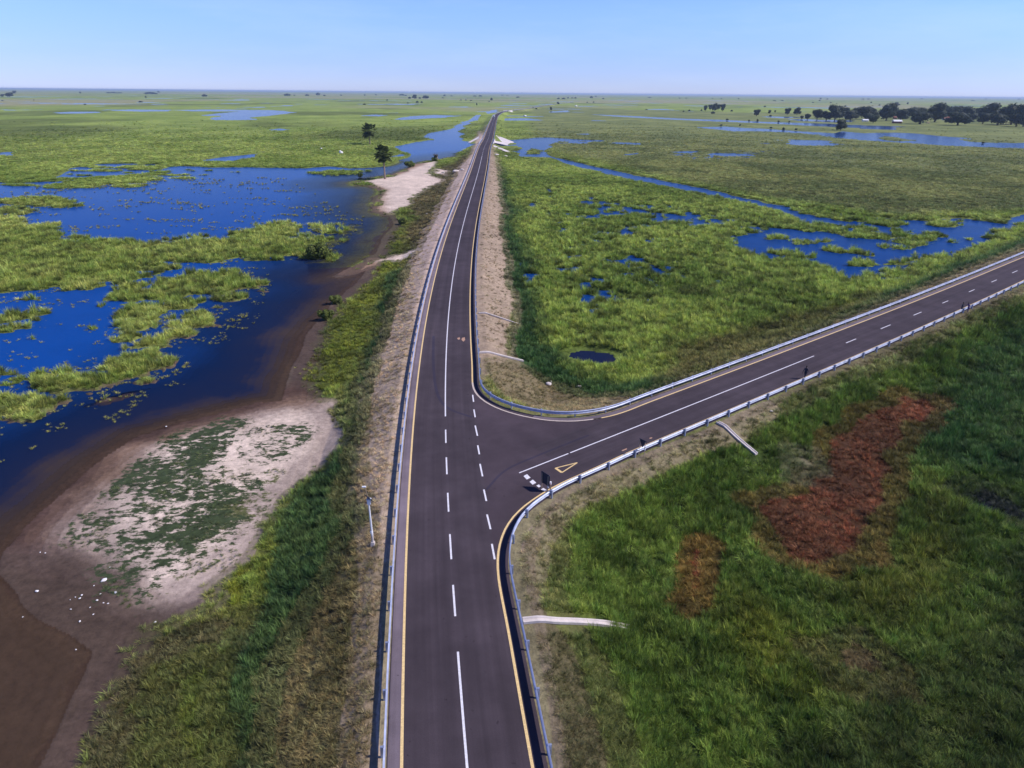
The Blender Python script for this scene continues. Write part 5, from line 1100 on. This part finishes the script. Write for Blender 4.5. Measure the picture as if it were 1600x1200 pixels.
house(1450, 193, 4, 2.6, 'tiny pale hut in the shade between two big trees', M['wall'], M['thatch'])
# timber cattle pen
x, y = [float(q) for q in at(1569, 196, .1)]; s_ = depth_of(x, y) / 1066; pen = empty('timber_pen', (x, y, 0)); w_, h_ = 13 * s_, 5 * s_
for sx in (-1, -.33, .33, 1):
    bm = bmesh.new(); tube(bm, [(sx * w_ / 2, 0, 0), (sx * w_ / 2 * 1.03, 0, h_)], .35, 6); bmobj('post', bm, M['thatch'], pen)
for z_ in (.45, .9): bm = bmesh.new(); tube(bm, [(-w_ * .52, 0, h_ * z_), (0, .2, h_ * (z_ - .08)), (w_ * .52, 0, h_ * z_)], .3, 6); bmobj('rail', bm, M['thatch'], pen)
tag(pen, 'yellowish timber pen before the right end of the wooded row', 'pen')
x, y = [float(q) for q in at(533, 240.5, .1)]; s_ = depth_of(x, y) / 1066; tn_ = empty('tent', (x, y, .05), R(-15)); w_, h_ = 7.2 * s_, 5.2 * s_
bm = bmesh.new(); box(bm, (0, 0, h_ * .42), (w_ * .9, w_ * .6, h_ * .84), taper=.82); bmesh.ops.bevel(bm, geom=bm.edges[:], offset=h_ * .16, segments=3, affect='EDGES'); bmobj('canvas', bm, M['trashw'], tn_, True)
bm = bmesh.new(); blob(bm, (-w_ * .18, 0, h_ * .82), (w_ * .2, w_ * .2, h_ * .22), 2, .1, 4); bmobj('hood', bm, M['trashw'], tn_, True); tag(tn_, 'bright white tent in the left meadow near the palms', 'tent')
def stone_(u, v, wpx, name, label, group, cat, m_='stone', flat=.45, seed=0):
    P, h = on([u], [v]); x, y = float(P[0, 0]), float(P[0, 1]); s_ = depth_of(x, y) / 1066; r_ = wpx * s_ / 2; bm = bmesh.new(); blob(bm, (0, 0, r_ * flat * .6), (r_, r_ * .75, r_ * flat), 2, .22, seed)
    o = bmobj(name, bm, M[m_], None, True); o.location = (x, y, float(h[0]) + (.12 if v < 700 else .05)); o.rotation_euler = (0, 0, seed); tag(o, label, cat, group); return o
for i, (u, v, w_) in enumerate([(58, 925, 6), (163, 908, 9), (181, 927, 6), (152, 939, 4), (125, 936, 4), (128, 931, 4), (118, 934, 2.5), (157, 929, 3), (147, 916, 2.5), (111, 953, 3), (146, 961, 3), (125, 972, 4), (162, 943, 3), (169, 944, 3), (141, 950, 2.5), (119, 1016, 3), (243, 973, 4), (287, 911, 4), (308, 923, 3), (172, 888, 4), (260, 668, 3), (63, 864, 2.5), (71, 865, 2.5), (36, 965, 2.5), (110, 938, 2)]):
    big_ = {0: 'white stone lying alone on the mud left of the others', 1: 'largest white stone on the mud below the green beach plants'}
    stone_(u, v, w_, 'white_stone', big_.get(i, 'small white stone scattered on the muddy beach'), 'white stones on the mud', 'stone', seed=i)
for (u, v, w_), l_ in [((502, 233, 4), 'small white patch of canvas left of the tent'), ((518, 238, 3), 'tiny white lump between the canvas patch and the tent'), ((820, 182, 5), 'pale flat mound just right of the far road bend'), ((900, 166.5, 5), 'pale mound on the plain right of the far road')]:
    stone_(u, v, w_, 'pale_mound', l_, None, 'mound', 'trashw', .5, int(u))
for i, (u, v, w_) in enumerate([(722, 266, 7), (712, 269, 12), (693, 271, 7), (684, 271, 5), (672, 262, 5), (667, 335, 4), (790, 245, 7), (776, 243, 8), (857, 602, 12), (905, 606, 10), (860, 599, 9), (690, 273, 5), (1205, 644, 5)]):
    stone_(u, v, w_, 'pale_rock', 'pale rock half buried in the road embankment', 'pale rocks on the embankment', 'rock', 'concrete', .35, i)

# ---------------------------------------------------------------- haze
bm = bmesh.new(); box(bm, (0, 20000, 19.5), (90000, 90000, 45.0))
hzm = bpy.data.materials.new('haze'); hzm.use_nodes = True; N = hzm.node_tree.nodes; N.clear(); vo = N.new('ShaderNodeVolumePrincipled'); oo = N.new('ShaderNodeOutputMaterial')
vo.inputs['Color'].default_value = (.62, .78, 1.0, 1); vo.inputs['Density'].default_value = 6.5e-5; vo.inputs['Anisotropy'].default_value = .1; hzm.node_tree.links.new(vo.outputs[0], oo.inputs['Volume'])
ho = bmobj('haze', bm, hzm); tag(ho, 'thin blue haze over the whole plain', None, None, 'stuff')
